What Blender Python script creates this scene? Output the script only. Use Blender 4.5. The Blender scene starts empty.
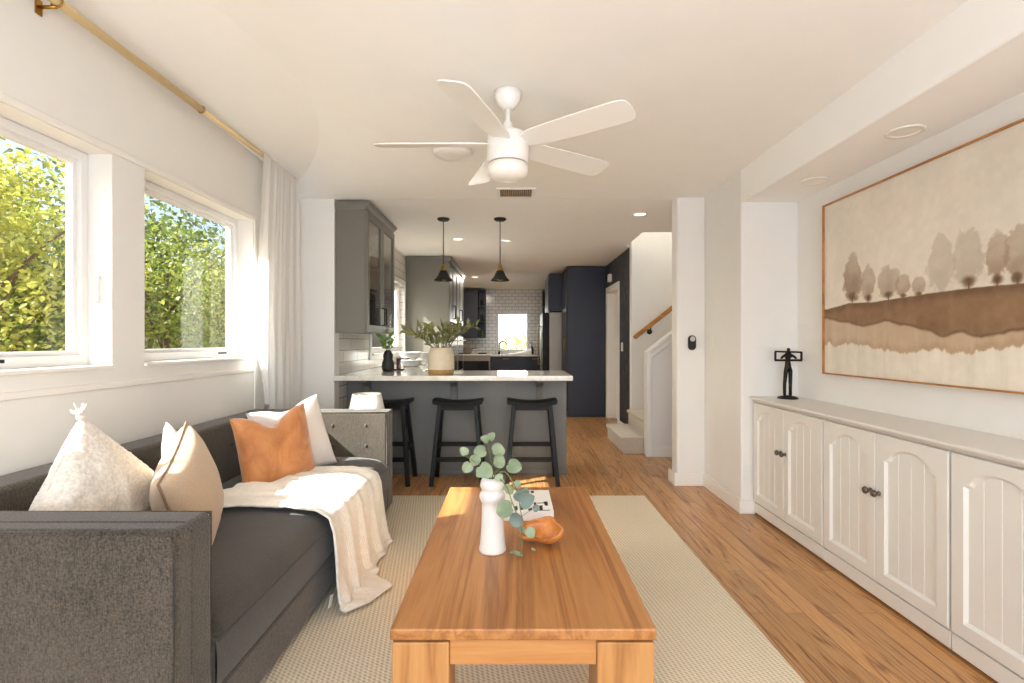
import bpy, bmesh, math, random
import numpy as np
from mathutils import Vector, Matrix, Quaternion
random.seed(7); RNG = np.random.default_rng(11)
SC = bpy.context.scene; COL = SC.collection
PI = math.pi

# ------------------------------------------------------------------ camera, sky, sun, exposure
cd = bpy.data.cameras.new('camera'); cam = bpy.data.objects.new('camera', cd); COL.objects.link(cam)
cd.sensor_width = 36.0; cd.lens = 18.0; cd.clip_start = 0.05; cd.clip_end = 200
cam.location = (0, 0, 1.22); cam.rotation_euler = (PI/2, 0, 0)
SC.camera = cam
SC.view_settings.view_transform = 'Standard'; SC.view_settings.look = 'None'
SC.view_settings.gamma = 1.0; SC.view_settings.use_curve_mapping = False
SC.view_settings.exposure = -0.05
try:
    SC.cycles.use_denoising = True; SC.cycles.max_bounces = 10; SC.cycles.diffuse_bounces = 6
    SC.cycles.transparent_max_bounces = 24; SC.cycles.sample_clamp_indirect = 6.0
    SC.cycles.caustics_reflective = False; SC.cycles.caustics_refractive = False
except Exception: pass

SUN_DIR = Vector((1.0, 0.50, -0.87)).normalized()
w = bpy.data.worlds.new('sky'); SC.world = w; w.use_nodes = True
wn = w.node_tree; wn.nodes.clear()
sky = wn.nodes.new('ShaderNodeTexSky'); sky.sky_type = 'NISHITA'; sky.sun_disc = False
sky.sun_elevation = math.radians(38); sky.sun_rotation = math.atan2(-SUN_DIR.x, -SUN_DIR.y)
sky.air_density = 1.0; sky.dust_density = 5.0; sky.ozone_density = 1.0
bg = wn.nodes.new('ShaderNodeBackground'); bg.inputs['Strength'].default_value = 0.42
wo = wn.nodes.new('ShaderNodeOutputWorld')
wn.links.new(sky.outputs[0], bg.inputs[0]); wn.links.new(bg.outputs[0], wo.inputs[0])

def light(name, kind, loc, power, color=(1, 1, 1), size=None, aim=None, angle=None):
    d = bpy.data.lights.new(name, kind); d.energy = power; d.color = color
    if kind == 'AREA':
        d.shape = 'RECTANGLE'; d.size, d.size_y = size
    if angle is not None: d.angle = angle
    o = bpy.data.objects.new(name, d); COL.objects.link(o); o.location = loc
    if aim is not None: o.rotation_euler = Vector(aim).to_track_quat('-Z', 'Y').to_euler()
    return o
light('sun', 'SUN', (-8, -4, 8), 19.0, (0.98, 1.0, 0.99), aim=SUN_DIR, angle=math.radians(0.6))
# added fill: one from the unseen rear wall, one up at the ceiling;
# the bright yard beyond the kitchen windows and an added light above the stairs
light('rear_fill', 'AREA', (0.1, -2.45, 1.30), 84, (0.83, 1.0, 1.20), (3.3, 2.2), aim=(0, 1, 0))
light('ceiling_fill', 'AREA', (0.1, -1.1, 0.95), 50, (0.86, 1.0, 1.17), (2.2, 1.0), aim=(0, 0.6, 1))
light('side_yard_daylight', 'AREA', (-2.6, 6.5, 1.9), 85, (1.0, 1.0, 0.97), (2.0, 1.6), aim=(1, 0, -0.25))
light('back_yard_daylight', 'AREA', (0.0, 14.5, 1.9), 620, (1.0, 0.99, 0.95), (3.4, 2.4), aim=(0, -1, -0.1))
light('stairwell_fill', 'AREA', (2.6, 6.0, 3.9), 38, (1.0, 0.99, 0.95), (1.2, 0.7), aim=(-0.35, 0, -1))

# ------------------------------------------------------------------ helpers
def lin(r, g, b):
    f = lambda c: (c/12.92 if c <= 0.04045 else ((c+0.055)/1.055)**2.4)
    return (f(r/255), f(g/255), f(b/255), 1.0)

class MB:
    def __init__(s): s.v = []; s.f = []; s.sm = []
    def add(s, verts, faces, smooth=False):
        n = len(s.v); s.v += [tuple(map(float, p)) for p in verts]
        for f in faces: s.f.append(tuple(i+n for i in f)); s.sm.append(smooth)
        return s
    def box(s, x0, x1, y0, y1, z0, z1):
        v = [(x, y, z) for z in (z0, z1) for y in (y0, y1) for x in (x0, x1)]
        return s.add(v, [(0,2,3,1),(4,5,7,6),(0,1,5,4),(2,6,7,3),(0,4,6,2),(1,3,7,5)])
    def obox(s, c, ax, ay, az, hx, hy, hz):
        c = Vector(c); ax = Vector(ax).normalized()*hx; ay = Vector(ay).normalized()*hy; az = Vector(az).normalized()*hz
        v = [c+ax*i+ay*j+az*k for k in (-1,1) for j in (-1,1) for i in (-1,1)]
        return s.add(v, [(0,2,3,1),(4,5,7,6),(0,1,5,4),(2,6,7,3),(0,4,6,2),(1,3,7,5)])
    def beam(s, p0, p1, wx, wy, up=(0,0,1), w1=None):
        p0, p1 = Vector(p0), Vector(p1); d = (p1-p0).normalized(); u = Vector(up)
        a = d.cross(u); a = a.normalized() if a.length > 1e-4 else Vector((1,0,0)); b = a.cross(d).normalized()
        k = w1 or 1.0; v = []
        for p, q in ((p0, 1.0), (p1, k)):
            v += [p+a*wx/2*q*i+b*wy/2*q*j for i, j in ((-1,-1),(1,-1),(1,1),(-1,1))]
        return s.add(v, [(0,3,2,1),(4,5,6,7),(0,1,5,4),(1,2,6,5),(2,3,7,6),(3,0,4,7)])
    def tube(s, pts, rad, n=10, cap=True, closed=False):
        pts = [Vector(p) for p in pts]; m = len(pts)
        if not hasattr(rad, '__len__'): rad = [rad]*m
        rings = []; ref = None
        for i, p in enumerate(pts):
            if closed: t = pts[(i+1) % m]-pts[i-1]
            else: t = pts[min(i+1, m-1)]-pts[max(i-1, 0)]
            t = t.normalized()
            if ref is None:
                ref = Vector((0,0,1)) if abs(t.z) < .9 else Vector((1,0,0))
            a = (ref-t*ref.dot(t))
            a = a.normalized() if a.length > 1e-5 else t.orthogonal().normalized()
            ref = a; b = t.cross(a)
            rings.append([p+a*math.cos(2*PI*k/n)*rad[i]+b*math.sin(2*PI*k/n)*rad[i] for k in range(n)])
        v = [q for r in rings for q in r]; f = []
        for i in range(m if closed else m-1):
            j = (i+1) % m
            for k in range(n): f.append((i*n+k, i*n+(k+1) % n, j*n+(k+1) % n, j*n+k))
        if cap and not closed: f.append(tuple(reversed(range(n)))); f.append(tuple((m-1)*n+k for k in range(n)))
        return s.add(v, f, True)
    def cyl(s, p0, p1, r0, r1=None, n=20): return s.tube([p0, p1], [r0, r1 if r1 is not None else r0], n)
    def lathe(s, prof, c=(0,0,0), n=32, axis='z', cap=True):
        v = []; f = []; cx, cy, cz = c
        for r, z in prof:
            r = max(r, 1e-4)
            for k in range(n):
                a = 2*PI*k/n; x, y = r*math.cos(a), r*math.sin(a)
                v.append((cx+x, cy+y, cz+z) if axis == 'z' else (cx+z, cy+x, cz+y) if axis == 'x' else (cx+y, cy+z, cz+x))
        for i in range(len(prof)-1):
            for k in range(n): f.append((i*n+k, i*n+(k+1) % n, (i+1)*n+(k+1) % n, (i+1)*n+k))
        if cap and prof[0][0] > 1e-3: f.append(tuple(reversed(range(n))))
        if cap and prof[-1][0] > 1e-3: f.append(tuple((len(prof)-1)*n+k for k in range(n)))
        return s.add(v, f, True)
    def grid(s, fn, nu, nv, wrap_u=False, flip=False):
        v = [fn(i/nu if wrap_u else i/(nu-1), j/(nv-1)) for j in range(nv) for i in range(nu)]; f = []
        for j in range(nv-1):
            for i in range(nu if wrap_u else nu-1):
                q = (j*nu+i, j*nu+(i+1) % nu, (j+1)*nu+(i+1) % nu, (j+1)*nu+i)
                f.append(tuple(reversed(q)) if flip else q)
        return s.add(v, f, True)
    def ring(s, axis, lo, hi, a0, a1, b0, b1, wl, wr=None, wb=None, wt=None):
        """a rectangular frame: outer rectangle a0..a1 x b0..b1 across the two other axes, border widths, from lo to hi along axis"""
        wr = wl if wr is None else wr; wb = wl if wb is None else wb; wt = wl if wt is None else wt
        P = (lambda a, b, t: (t, a, b)) if axis == 'x' else (lambda a, b, t: (a, t, b)) if axis == 'y' else (lambda a, b, t: (a, b, t))
        O = [(a0, b0), (a1, b0), (a1, b1), (a0, b1)]; I = [(a0+wl, b0+wb), (a1-wr, b0+wb), (a1-wr, b1-wt), (a0+wl, b1-wt)]
        v = [P(a, b, t) for t in (lo, hi) for R in (O, I) for a, b in R]; f = []
        for k in range(4):
            n = (k+1) % 4
            f += [(k, n, n+4, k+4), (k+8, k+12, n+12, n+8), (k, k+8, n+8, n), (k+4, n+4, n+12, k+12)]
        return s.add(v, f)
    def prism(s, poly, lo, hi, axis='y'):
        n = len(poly); P = (lambda a, b, t: (a, t, b)) if axis == 'y' else (lambda a, b, t: (t, a, b)) if axis == 'x' else (lambda a, b, t: (a, b, t))
        v = [P(a, b, lo) for a, b in poly]+[P(a, b, hi) for a, b in poly]
        f = [tuple(range(n)), tuple(reversed(range(n, 2*n)))]+[(i, i+n, (i+1) % n+n, (i+1) % n) for i in range(n)]
        return s.add(v, f)
    def leaf(s, c, d, nrm, L, W, fold=0.15, n=5):
        d = Vector(d).normalized(); nrm = Vector(nrm); a = d.cross(nrm)
        a = a.normalized() if a.length > 1e-4 else d.orthogonal().normalized(); m = a.cross(d)
        c = Vector(c); v = []; prof = [math.sin(PI*min(1, (i/(n-1))**0.8)) for i in range(n)]
        for i in range(n):
            t = i/(n-1); h = W/2*max(prof[i], 0.04); p = c+d*(L*t)-m*(0.12*L*t*t)
            v += [p-a*h+m*fold*h, p, p+a*h+m*fold*h]
        f = []
        for i in range(n-1):
            b = 3*i; f += [(b, b+1, b+4, b+3), (b+1, b+2, b+5, b+4)]
        return s.add(v, f, True)
    def disc_leaf(s, c, d, nrm, r, cup=0.5, k=12):
        """a round leaf whose stalk end sits at c"""
        d = Vector(d).normalized(); nrm = Vector(nrm); a = d.cross(nrm).normalized(); m = a.cross(d)
        c = Vector(c); o = c+d*r; v = [o-m*cup*r*0.35]
        for q in range(k):
            t = 2*PI*q/k; rr = r*(1-.30*math.exp(-((t-PI)/.38)**2)+.10*math.exp(-(min(t, 2*PI-t)/.35)**2)+.035*math.sin(3*t+r*900)); v.append(o+d*rr*math.cos(t)+a*rr*0.95*math.sin(t)+m*cup*r*(.9*abs(math.sin(t))-.35*math.cos(t)))
        return s.add(v, [(0, q+1, (q+1) % k+1) for q in range(k)], True)

def wloc(o):
    p = Vector((0,0,0))
    while o is not None: p += o.location; o = o.parent
    return p

def obj(name, mb, mat, parent=None, bevel=0, seg=2, subsurf=0, smooth=None, origin=None):
    """links one mesh object; mb is in world coordinates"""
    me = bpy.data.meshes.new(name); v = np.array(mb.v)
    if parent is not None: o0 = np.array(wloc(parent))
    else:
        lo, hi = v.min(0), v.max(0); o0 = np.array(origin) if origin is not None else np.array([(lo[0]+hi[0])/2, (lo[1]+hi[1])/2, lo[2]])
    me.from_pydata([tuple(p) for p in (v-o0)], [], mb.f)
    me.polygons.foreach_set('use_smooth', mb.sm if smooth is None else [smooth]*len(mb.f))
    bm = bmesh.new(); bm.from_mesh(me); bmesh.ops.recalc_face_normals(bm, faces=bm.faces); bm.to_mesh(me); bm.free()
    me.update(); o = bpy.data.objects.new(name, me); COL.objects.link(o); o.data.materials.append(mat)
    if parent is not None: o.parent = parent
    else: o.location = o0
    if bevel:
        b = o.modifiers.new('bevel', 'BEVEL'); b.width = bevel; b.segments = seg; b.limit_method = 'ANGLE'; b.angle_limit = math.radians(40)
        b.harden_normals = False
        me.polygons.foreach_set('use_smooth', [True]*len(mb.f))
        wn_ = o.modifiers.new('normals', 'WEIGHTED_NORMAL'); wn_.keep_sharp = True
    if subsurf:
        m = o.modifiers.new('subsurf', 'SUBSURF'); m.levels = subsurf; m.render_levels = subsurf
    return o

def tag(o, label, cat, group=None, kind=None):
    o['label'] = label; o['category'] = cat
    if group: o['group'] = group
    if kind: o['kind'] = kind
    return o
def thing(name, loc, label, cat, group=None):
    o = bpy.data.objects.new(name, None); COL.objects.link(o); o.location = loc; o.empty_display_size = 0.1
    return tag(o, label, cat, group)
def struct(name, mb, mat, label=None, cat=None, **k):
    o = obj(name, mb, mat, **k); o['kind'] = 'structure'
    if label: tag(o, label, cat or name.split('_')[0])
    return o
def dup(root, loc, label, rz=0):
    r = root.copy(); COL.objects.link(r); r.location = loc; r.rotation_euler = (0, 0, rz); r['label'] = label
    for ch in list(root.children):
        c = ch.copy(); COL.objects.link(c); c.parent = r
        for g in ch.children:
            e = g.copy(); COL.objects.link(e); e.parent = c
    return r
def at(px, py, Y): return Vector(((px-512)*Y/512, Y, 1.22-(py-341.5)*Y/512))
def vnoise(seed):
    r = random.Random(seed); ph = [(r.uniform(-1, 1), r.uniform(-1, 1), r.uniform(-1, 1), r.uniform(0, 6.28)) for _ in range(7)]
    def f(x, y, z=0): return sum(math.sin(a*x*(1+i*.5)+b*y*(1+i*.5)+c*z*(1+i*.5)+p)/(1+i*.4) for i, (a, b, c, p) in enumerate(ph))/3.2
    return f

# ------------------------------------------------------------------ materials
class NT:
    def __init__(s, name):
        s.m = bpy.data.materials.new(name); s.m.use_nodes = True; s.t = s.m.node_tree; s.t.nodes.clear()
        s.out = s.t.nodes.new('ShaderNodeOutputMaterial'); s.b = s.t.nodes.new('ShaderNodeBsdfPrincipled')
        s.t.links.new(s.b.outputs[0], s.out.inputs[0]); s._c = None
    def n(s, typ, ins=None, **props):
        x = s.t.nodes.new('ShaderNode'+typ)
        for k, v in props.items(): setattr(x, k, v)
        for k, v in (ins or {}).items():
            if isinstance(v, bpy.types.NodeSocket): s.t.links.new(v, x.inputs[k])
            else: x.inputs[k].default_value = v
        return x
    def L(s, a, b): s.t.links.new(a, b)
    @property
    def co(s):
        if s._c is None: s._c = s.n('TexCoord').outputs['Object']
        return s._c
    def map(s, scale=(1,1,1), rot=(0,0,0), loc=(0,0,0)):
        return s.n('Mapping', {'Vector': s.co, 'Scale': scale, 'Rotation': rot, 'Location': loc}).outputs[0]
    def noise(s, scale, vec=None, detail=4, rough=.55, dist=0):
        return s.n('TexNoise', {'Vector': vec or s.co, 'Scale': scale, 'Detail': detail, 'Roughness': rough, 'Distortion': dist}).outputs['Fac']
    def ramp(s, fac, *stops):
        r = s.n('ValToRGB', {'Fac': fac}); e = r.color_ramp.elements
        while len(e) < len(stops): e.new(.5)
        for q, (p, c) in zip(e, stops): q.position = p; q.color = c
        return r.outputs[0]
    def math(s, op, a, b=0.0):
        return s.n('Math', {0: a, 1: b}, operation=op).outputs[0]
    def mix(s, fac, a, b, blend='MIX'):
        x = s.n('Mix', data_type='RGBA', blend_type=blend)
        for sock, v in ((x.inputs[0], fac), (x.inputs[6], a), (x.inputs[7], b)):
            if isinstance(v, bpy.types.NodeSocket): s.L(v, sock)
            else: sock.default_value = v
        return x.outputs[2]
    def bump(s, h, strength=.3, dist=.01):
        x = s.n('Bump', {'Height': h, 'Strength': strength, 'Distance': dist}); s.L(x.outputs[0], s.b.inputs['Normal'])
    def set(s, **k):
        for key, v in k.items():
            sock = s.b.inputs[{'col': 'Base Color', 'rough': 'Roughness', 'metal': 'Metallic', 'spec': 'Specular IOR Level', 'sheen': 'Sheen Weight', 'coat': 'Coat Weight', 'sub': 'Subsurface Weight', 'trans': 'Transmission Weight', 'emc': 'Emission Color', 'ems': 'Emission Strength'}[key]]
            if isinstance(v, bpy.types.NodeSocket): s.L(v, sock)
            else: sock.default_value = v
        return s

def plain(name, col, rough=.5, metal=0, var=.06, scale=6, bump=0, bscale=80, **k):
    t = NT(name); c = lin(*col); d = tuple(x*(1-var*2) for x in c[:3])+(1,)
    t.set(col=t.ramp(t.noise(scale), (.3, d), (.7, c)), rough=rough, metal=metal, **k)
    if bump: t.bump(t.noise(bscale, detail=6), bump, .004)
    return t.m
M = {}
M['wall'] = plain('warm white wall paint', (233, 230, 224), .75, var=.012, bump=.06, bscale=120)
M['ceiling'] = plain('warm white ceiling paint', (247, 245, 240), .85, var=.01)
M['trim'] = plain('white trim paint', (238, 234, 226), .4, var=.01)
M['cabinet_white'] = plain('white cabinet lacquer', (226, 222, 214), .42, var=.012)
M['vinyl'] = plain('white window vinyl', (230, 228, 224), .35, var=.01)
M['grey_cab'] = plain('sage grey cabinet paint', (112, 108, 98), .45, var=.02)
M['grey_pen'] = plain('grey peninsula paint', (118, 117, 112), .5, var=.03)
M['navy'] = plain('navy cabinet paint', (42, 44, 58), .42, var=.04)
M['black'] = plain('black lacquer', (15, 14, 14), .5, var=.1, spec=.3)
M['matte_black'] = plain('matte black', (26, 25, 24), .6, var=.08)
M['iron'] = plain('dark cast metal', (34, 27, 22), .45, .6, var=.2, scale=40, bump=.4, bscale=60)
M['brass'] = plain('aged brass', (176, 134, 62), .3, 1.0, var=.08)
M['gold'] = plain('pale gold rod', (232, 205, 152), .45, .1, var=.05)
M['bronze_knob'] = plain('antique pewter', (112, 102, 90), .35, .8, var=.15, scale=60)
M['steel'] = plain('brushed steel', (158, 146, 130), .4, .5, var=.04, scale=3)
M['white_fan'] = plain('white fan enamel', (240, 237, 230), .3, var=.01)
M['diffuser'] = plain('opal light cover', (246, 240, 230), .3, var=.01)
M['ceramic'] = plain('matte white ceramic', (224, 219, 211), .5, var=.02, scale=12)
M['china'] = plain('white glazed china', (240, 238, 234), .25, var=.015)
M['dark_vase'] = plain('charcoal stoneware', (44, 42, 40), .5, var=.15, scale=20, bump=.3)
M['cream'] = plain('cream stoneware', (222, 208, 180), .55, var=.05, scale=30, bump=.2)
M['tan_clay'] = plain('bare tan clay', (176, 138, 82), .7, var=.1, scale=30)
M['maroon'] = plain('dark red wood', (92, 40, 28), .4, var=.1)
M['plastic'] = plain('white plastic', (236, 232, 224), .4, var=.01)
M['paper'] = plain('book paper', (226, 220, 208), .8, var=.05, scale=50)
M['cover'] = plain('white book cover', (240, 237, 230), .45, var=.01)
M['ink'] = plain('black print', (18, 17, 17), .5, var=.02)
M['stem_green'] = plain('green stem', (120, 128, 70), .6, var=.1, scale=30)
M['bark'] = plain('tree bark', (104, 84, 64), .9, var=.25, scale=12, bump=.8, bscale=25)
M['carpet'] = plain('beige stair carpet', (206, 192, 172), .95, var=.12, scale=160, bump=.7, bscale=260, sheen=.2)
M['shade'] = plain('white linen lampshade', (240, 236, 228), .8, var=.03, scale=60, bump=.2)
M['white_stucco'] = plain('white stucco', (240, 236, 228), .9, var=.02, scale=4)
M['stucco'] = plain('beige stucco', (205, 190, 164), .9, var=.05, scale=4, bump=.3)
M['rooftile'] = plain('clay roof', (150, 120, 96), .9, var=.12, scale=10)
M['soil'] = plain('dry garden ground', (150, 132, 102), .95, var=.2, scale=3)

t = NT('clear glass'); g = t.n('BsdfGlossy', {'Color': (1,1,1,1), 'Roughness': .02}); tr = t.n('BsdfTransparent', {'Color': (.97,.98,.97,1)})
lw = t.n('LayerWeight', {'Blend': .5}); fr_ = t.math('ADD', t.math('MULTIPLY', t.math('POWER', lw.outputs['Facing'], 5.0), .9), .02); mx = t.n('MixShader', {0: fr_, 1: tr.outputs[0], 2: g.outputs[0]}); t.L(mx.outputs[0], t.out.inputs[0]); M['glass'] = t.m
t = NT('bulb glass'); g = t.n('BsdfGlossy', {'Color': (1,.96,.88,1), 'Roughness': .05}); tr = t.n('BsdfTransparent', {'Color': (.9,.86,.78,1)})
mx = t.n('MixShader', {0: .25, 1: tr.outputs[0], 2: g.outputs[0]}); t.L(mx.outputs[0], t.out.inputs[0]); M['bulb'] = t.m
t = NT('oven glass'); t.set(col=(.02,.02,.024,1), rough=.05, spec=.8); M['oven_glass'] = t.m
t = NT('lit lamp lens'); t.set(col=(1,.95,.85,1), ems=4.0, emc=(1,.9,.75,1)); M['lens'] = t.m

t = NT('sheer curtain'); ws = t.noise(400, t.map((1,1,.2)))
d = t.n('BsdfDiffuse', {'Color': (.93,.92,.90,1)}); tl = t.n('BsdfTranslucent', {'Color': (.93,.92,.90,1)}); tp = t.n('BsdfTransparent')
m1 = t.n('MixShader', {0: .38, 1: d.outputs[0], 2: tl.outputs[0]}); m2 = t.n('MixShader', {0: t.ramp(ws, (.3, (.03,.03,.03,1)), (.7, (.14,.14,.14,1))), 1: m1.outputs[0], 2: tp.outputs[0]})
t.L(m2.outputs[0], t.out.inputs[0]); M['sheer'] = t.m

def leafmat(name, c1, c2, trans=.35, rough=.5):
    t = NT(name); t.set(col=t.ramp(t.noise(9, detail=5), (.3, lin(*c1)), (.7, lin(*c2))), rough=rough)
    tl = t.n('BsdfTranslucent', {'Color': lin(*c2)}); mx = t.n('MixShader', {0: trans, 1: t.b.outputs[0], 2: tl.outputs[0]})
    t.L(mx.outputs[0], t.out.inputs[0]); return t.m
M['leaf_yellow'] = leafmat('sunny yellow green leaves', (104, 112, 44), (178, 178, 84))
M['leaf_mid'] = leafmat('mid green leaves', (70, 88, 36), (132, 144, 62))
M['leaf_dark'] = leafmat('deep green leaves', (48, 66, 34), (96, 110, 56))
M['leaf_olive'] = leafmat('olive leaves', (92, 96, 48), (150, 148, 88), .15)
M['leaf_herb'] = leafmat('bright herb leaves', (84, 128, 50), (150, 186, 88), .3)
M['leaf_euc'] = leafmat('grey green eucalyptus leaves', (104, 126, 96), (178, 192, 158), .2, .6)
M['leaf_euc_dark'] = leafmat('blue green eucalyptus leaves', (96, 116, 108), (136, 152, 140), .15, .6)

def fabric(name, c1, c2, scale=220, bump=.5, streak=None, rough=.92, sheen=.25, big=3):
    t = NT(name); a = t.noise(scale, detail=3); b = t.noise(big, detail=3)
    f = t.math('ADD', t.math('MULTIPLY', a, .7), t.math('MULTIPLY', b, .3))
    if streak:
        st = t.noise(1, t.map(streak), detail=3); f = t.math('ADD', t.math('MULTIPLY', f, .72), t.math('MULTIPLY', st, .28))
    t.set(col=t.ramp(f, (.35, lin(*c1)), (.65, lin(*c2))), rough=rough, sheen=sheen, spec=.2)
    t.bump(f, bump, .003); return t.m
M['sofa'] = fabric('charcoal herringbone upholstery', (38, 33, 28), (104, 94, 80), 170, .9, (420, 420, 30))
M['sofa_top'] = fabric('charcoal seat upholstery', (44, 40, 35), (84, 77, 68), 320, .6, (9, 200, 200))
M['fluffy'] = fabric('fluffy cream boucle', (206, 194, 176), (240, 232, 220), 90, 1.0, None, .97, .6)
M['white_linen'] = fabric('white cushion linen', (226, 214, 204), (242, 234, 226), 300, .4)
M['ivory_cotton'] = fabric('ivory cotton', (232, 222, 208), (244, 238, 228), 300, .3)
M['tan_cotton'] = fabric('tan cotton canvas', (186, 160, 132), (206, 182, 154), 300, .3)
M['tan_piping'] = plain('darker tan piping', (150, 122, 96), .8, var=.05)
t = NT('rust velvet'); f = t.noise(5, detail=6, dist=1.2)
t.set(col=t.ramp(f, (.3, lin(160, 96, 44)), (.5, lin(190, 122, 64)), (.72, lin(206, 144, 88))), rough=.55, sheen=.5); t.bump(t.noise(14, detail=5, dist=.8), .5, .02); M['rust'] = t.m
t = NT('cream knit throw'); q = t.n('TexWave', {'Vector': t.map((1, 1, 1)), 'Scale': 34, 'Distortion': 6, 'Detail': 3, 'Detail Scale': 1.5}, bands_direction='Y').outputs['Fac']
t.set(col=t.ramp(t.math('ADD', t.math('MULTIPLY', q, .15), t.math('MULTIPLY', t.noise(40), .85)), (.25, lin(234, 225, 208)), (.7, lin(246, 240, 228))), rough=.95, sheen=.3)
t.bump(t.math('ADD', t.math('MULTIPLY', q, .6), t.noise(120)), .6, .005); M['throw'] = t.m

def wood(name, c1, c2, c3, stretch, rough=.35, planks=None, ring=5.0, coat=0, bumps=.08, finew=.55, ringw=.8, thin=False):
    """grain runs along the axis with the smallest stretch value"""
    t = NT(name); vec = t.map(stretch)
    fine = t.noise(1.0, t.map(tuple(x*9 for x in stretch)), 5, .6); big = t.noise(.55, vec, 3, .5, .6)
    rings = t.math('FRACT', t.math('MULTIPLY', big, ring)); rings = t.math('ABSOLUTE', t.math('SUBTRACT', rings, .5))
    if thin: rings = t.math('MINIMUM', t.math('MULTIPLY', rings, 7.0), 1.0)
    f = t.math('ADD', t.math('MULTIPLY', fine, finew), t.math('MULTIPLY', rings, ringw))
    col = t.ramp(f, (.2, lin(*c1)), (.5, lin(*c2)), (.8, lin(*c3)))
    if planks: 
        br = t.n('TexBrick', {'Vector': t.map(rot=planks['rot'], loc=planks.get('loc', (0, 0, 0))), 'Color1': (.62,.62,.62,1), 'Color2': (1,1,1,1), 'Mortar': planks.get('mortar', (.18,.16,.15,1)), 'Scale': 1.0, 'Mortar Size': planks.get('gap', .0012), 'Brick Width': planks['w'], 'Row Height': planks['h'], 'Bias': .1}, offset=.37, offset_frequency=2)
        col = t.mix(planks.get('amt', .7), col, br.outputs['Color'], 'MULTIPLY')
    t.set(col=col, rough=rough, coat=coat); t.bump(f, bumps, .002); return t.m
M['floor'] = wood('oiled oak strip floor', (112, 64, 28), (186, 132, 78), (216, 168, 112), (13, .8, 13), .30, dict(rot=(0, 0, PI/2), w=1.15, h=.082, amt=.75, gap=.0018), ring=9, finew=.62, ringw=.30, thin=True)
M['table'] = wood('honey teak table', (142, 88, 44), (174, 116, 62), (190, 134, 78), (16, .7, 16), .38, dict(rot=(0, 0, PI/2), w=9.0, h=.12, gap=.0002, amt=.30, mortar=(.6,.5,.45,1)), ring=6)
M['table_cross'] = wood('honey teak rail', (146, 92, 46), (178, 120, 66), (192, 138, 82), (.7, 16, 16), .38, ring=4)
M['table_leg'] = wood('honey teak leg', (150, 98, 50), (178, 124, 70), (190, 140, 84), (14, 14, 1.0), .4, ring=4)
M['rail_wood'] = wood('oak handrail', (150, 98, 46), (178, 122, 62), (194, 140, 80), (2, 12, 12), .35)
M['gold_frame'] = wood('gilt wood frame', (150, 96, 40), (176, 118, 56), (192, 138, 74), (4, 4, 4), .4)
M['burl'] = wood('carved orange wood', (150, 82, 30), (198, 122, 56), (218, 148, 82), (9, 14, 20), .42, ring=4)

t = NT('woven jute rug'); sx = t.n('SeparateXYZ', {0: t.co})
k = 2*PI/.022
a = t.math('SINE', t.math('MULTIPLY', t.math('ADD', sx.outputs[0], t.math('MULTIPLY', sx.outputs[1], .8)), k))
b = t.math('SINE', t.math('MULTIPLY', t.math('SUBTRACT', sx.outputs[1], t.math('MULTIPLY', sx.outputs[0], .3)), k*.62))
wv = t.math('MULTIPLY', t.math('ADD', t.math('MULTIPLY', a, b), 1.0), .5)
f = t.math('ADD', t.math('MULTIPLY', wv, .6), t.math('MULTIPLY', t.noise(150, detail=3), .4))
t.set(col=t.ramp(f, (.2, lin(188, 170, 140)), (.5, lin(228, 213, 186)), (.8, lin(240, 229, 207))), rough=.95); t.bump(f, .7, .008); M['rug'] = t.m

def tile(name, rot, w, h, c=(232, 228, 220), m=(120, 116, 108), gap=.004):
    t = NT(name); br = t.n('TexBrick', {'Vector': t.map(rot=rot), 'Color1': lin(*c), 'Color2': lin(*[x-9 for x in c]), 'Mortar': lin(*m), 'Scale': 1, 'Mortar Size': gap, 'Mortar Smooth': .1, 'Brick Width': w, 'Row Height': h})
    t.set(col=br.outputs['Color'], rough=.16); t.bump(br.outputs['Fac'], -.4, .003); return t.m
M['tile_back'] = tile('white brick tile', (-PI/2, 0, 0), .155, .079)
M['tile_side'] = tile('long white tile', (-PI/2, PI/2, 0), .42, .105, m=(128, 120, 108), gap=.003)
t = NT('white quartz'); t.set(col=t.ramp(t.noise(7, detail=8, dist=1.5), (.35, lin(214, 208, 196)), (.6, lin(232, 228, 218))), rough=.12); M['quartz'] = t.m
t = NT('charcoal patterned wallpaper'); f = t.noise(4.5, detail=5, dist=2.2)
t.set(col=t.ramp(f, (.35, lin(34, 36, 42)), (.55, lin(46, 48, 52)), (.72, lin(84, 84, 80))), rough=.6); M['wallpaper'] = t.m
# ================================================================== THE SETTING
LX, RX, WY = -1.88, 2.03, 4.38          # window wall, picture wall, end of the living room
KX, KXR, KY = -1.52, 1.52, 12.0         # kitchen walls
CH = 2.44
def rise(x):                             # the living room ceiling sweeps up towards the window wall
    q = min(1, max(0, (0.1-x)/1.98)); return CH+.235*q*q*(3-2*q)
struct('floor', MB().box(-2.1, 3.0, -2.7, 12.3, -.1, 0), M['floor'], origin=(0, 0, 0))

c = MB()
def living(u, v):
    x, y = -2.05+3.85*u, -2.7+(WY+.01+2.7)*(1-(1-v)**2)
    y0 = 1.2+3.0*min(1, max(0, (-x-.2)/1.6))**1.3; q = min(1, max(0, (y-y0)/(WY-y0)))
    return x, y, CH+(rise(x)-CH)*(1-q*q*(3-2*q))
c.grid(living, 80, 80)
c.grid(lambda u, v: (lambda p: (p[0], p[1], p[2]+.12))(living(u, v)), 80, 2)
c.box(-2.05, 1.46, WY+.02, 12.3, CH, CH+.12).box(1.46, 3.0, WY, 5.72, CH, CH+.12).box(1.46, 1.75, 6.6, 12.3, CH, CH+.12)
struct('ceiling', c, M['ceiling'])
struct('ceiling_soffit', MB().box(1.63, 2.3, -2.7, 3.66, 2.21, 2.56), M['ceiling'], bevel=.012)

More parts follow.
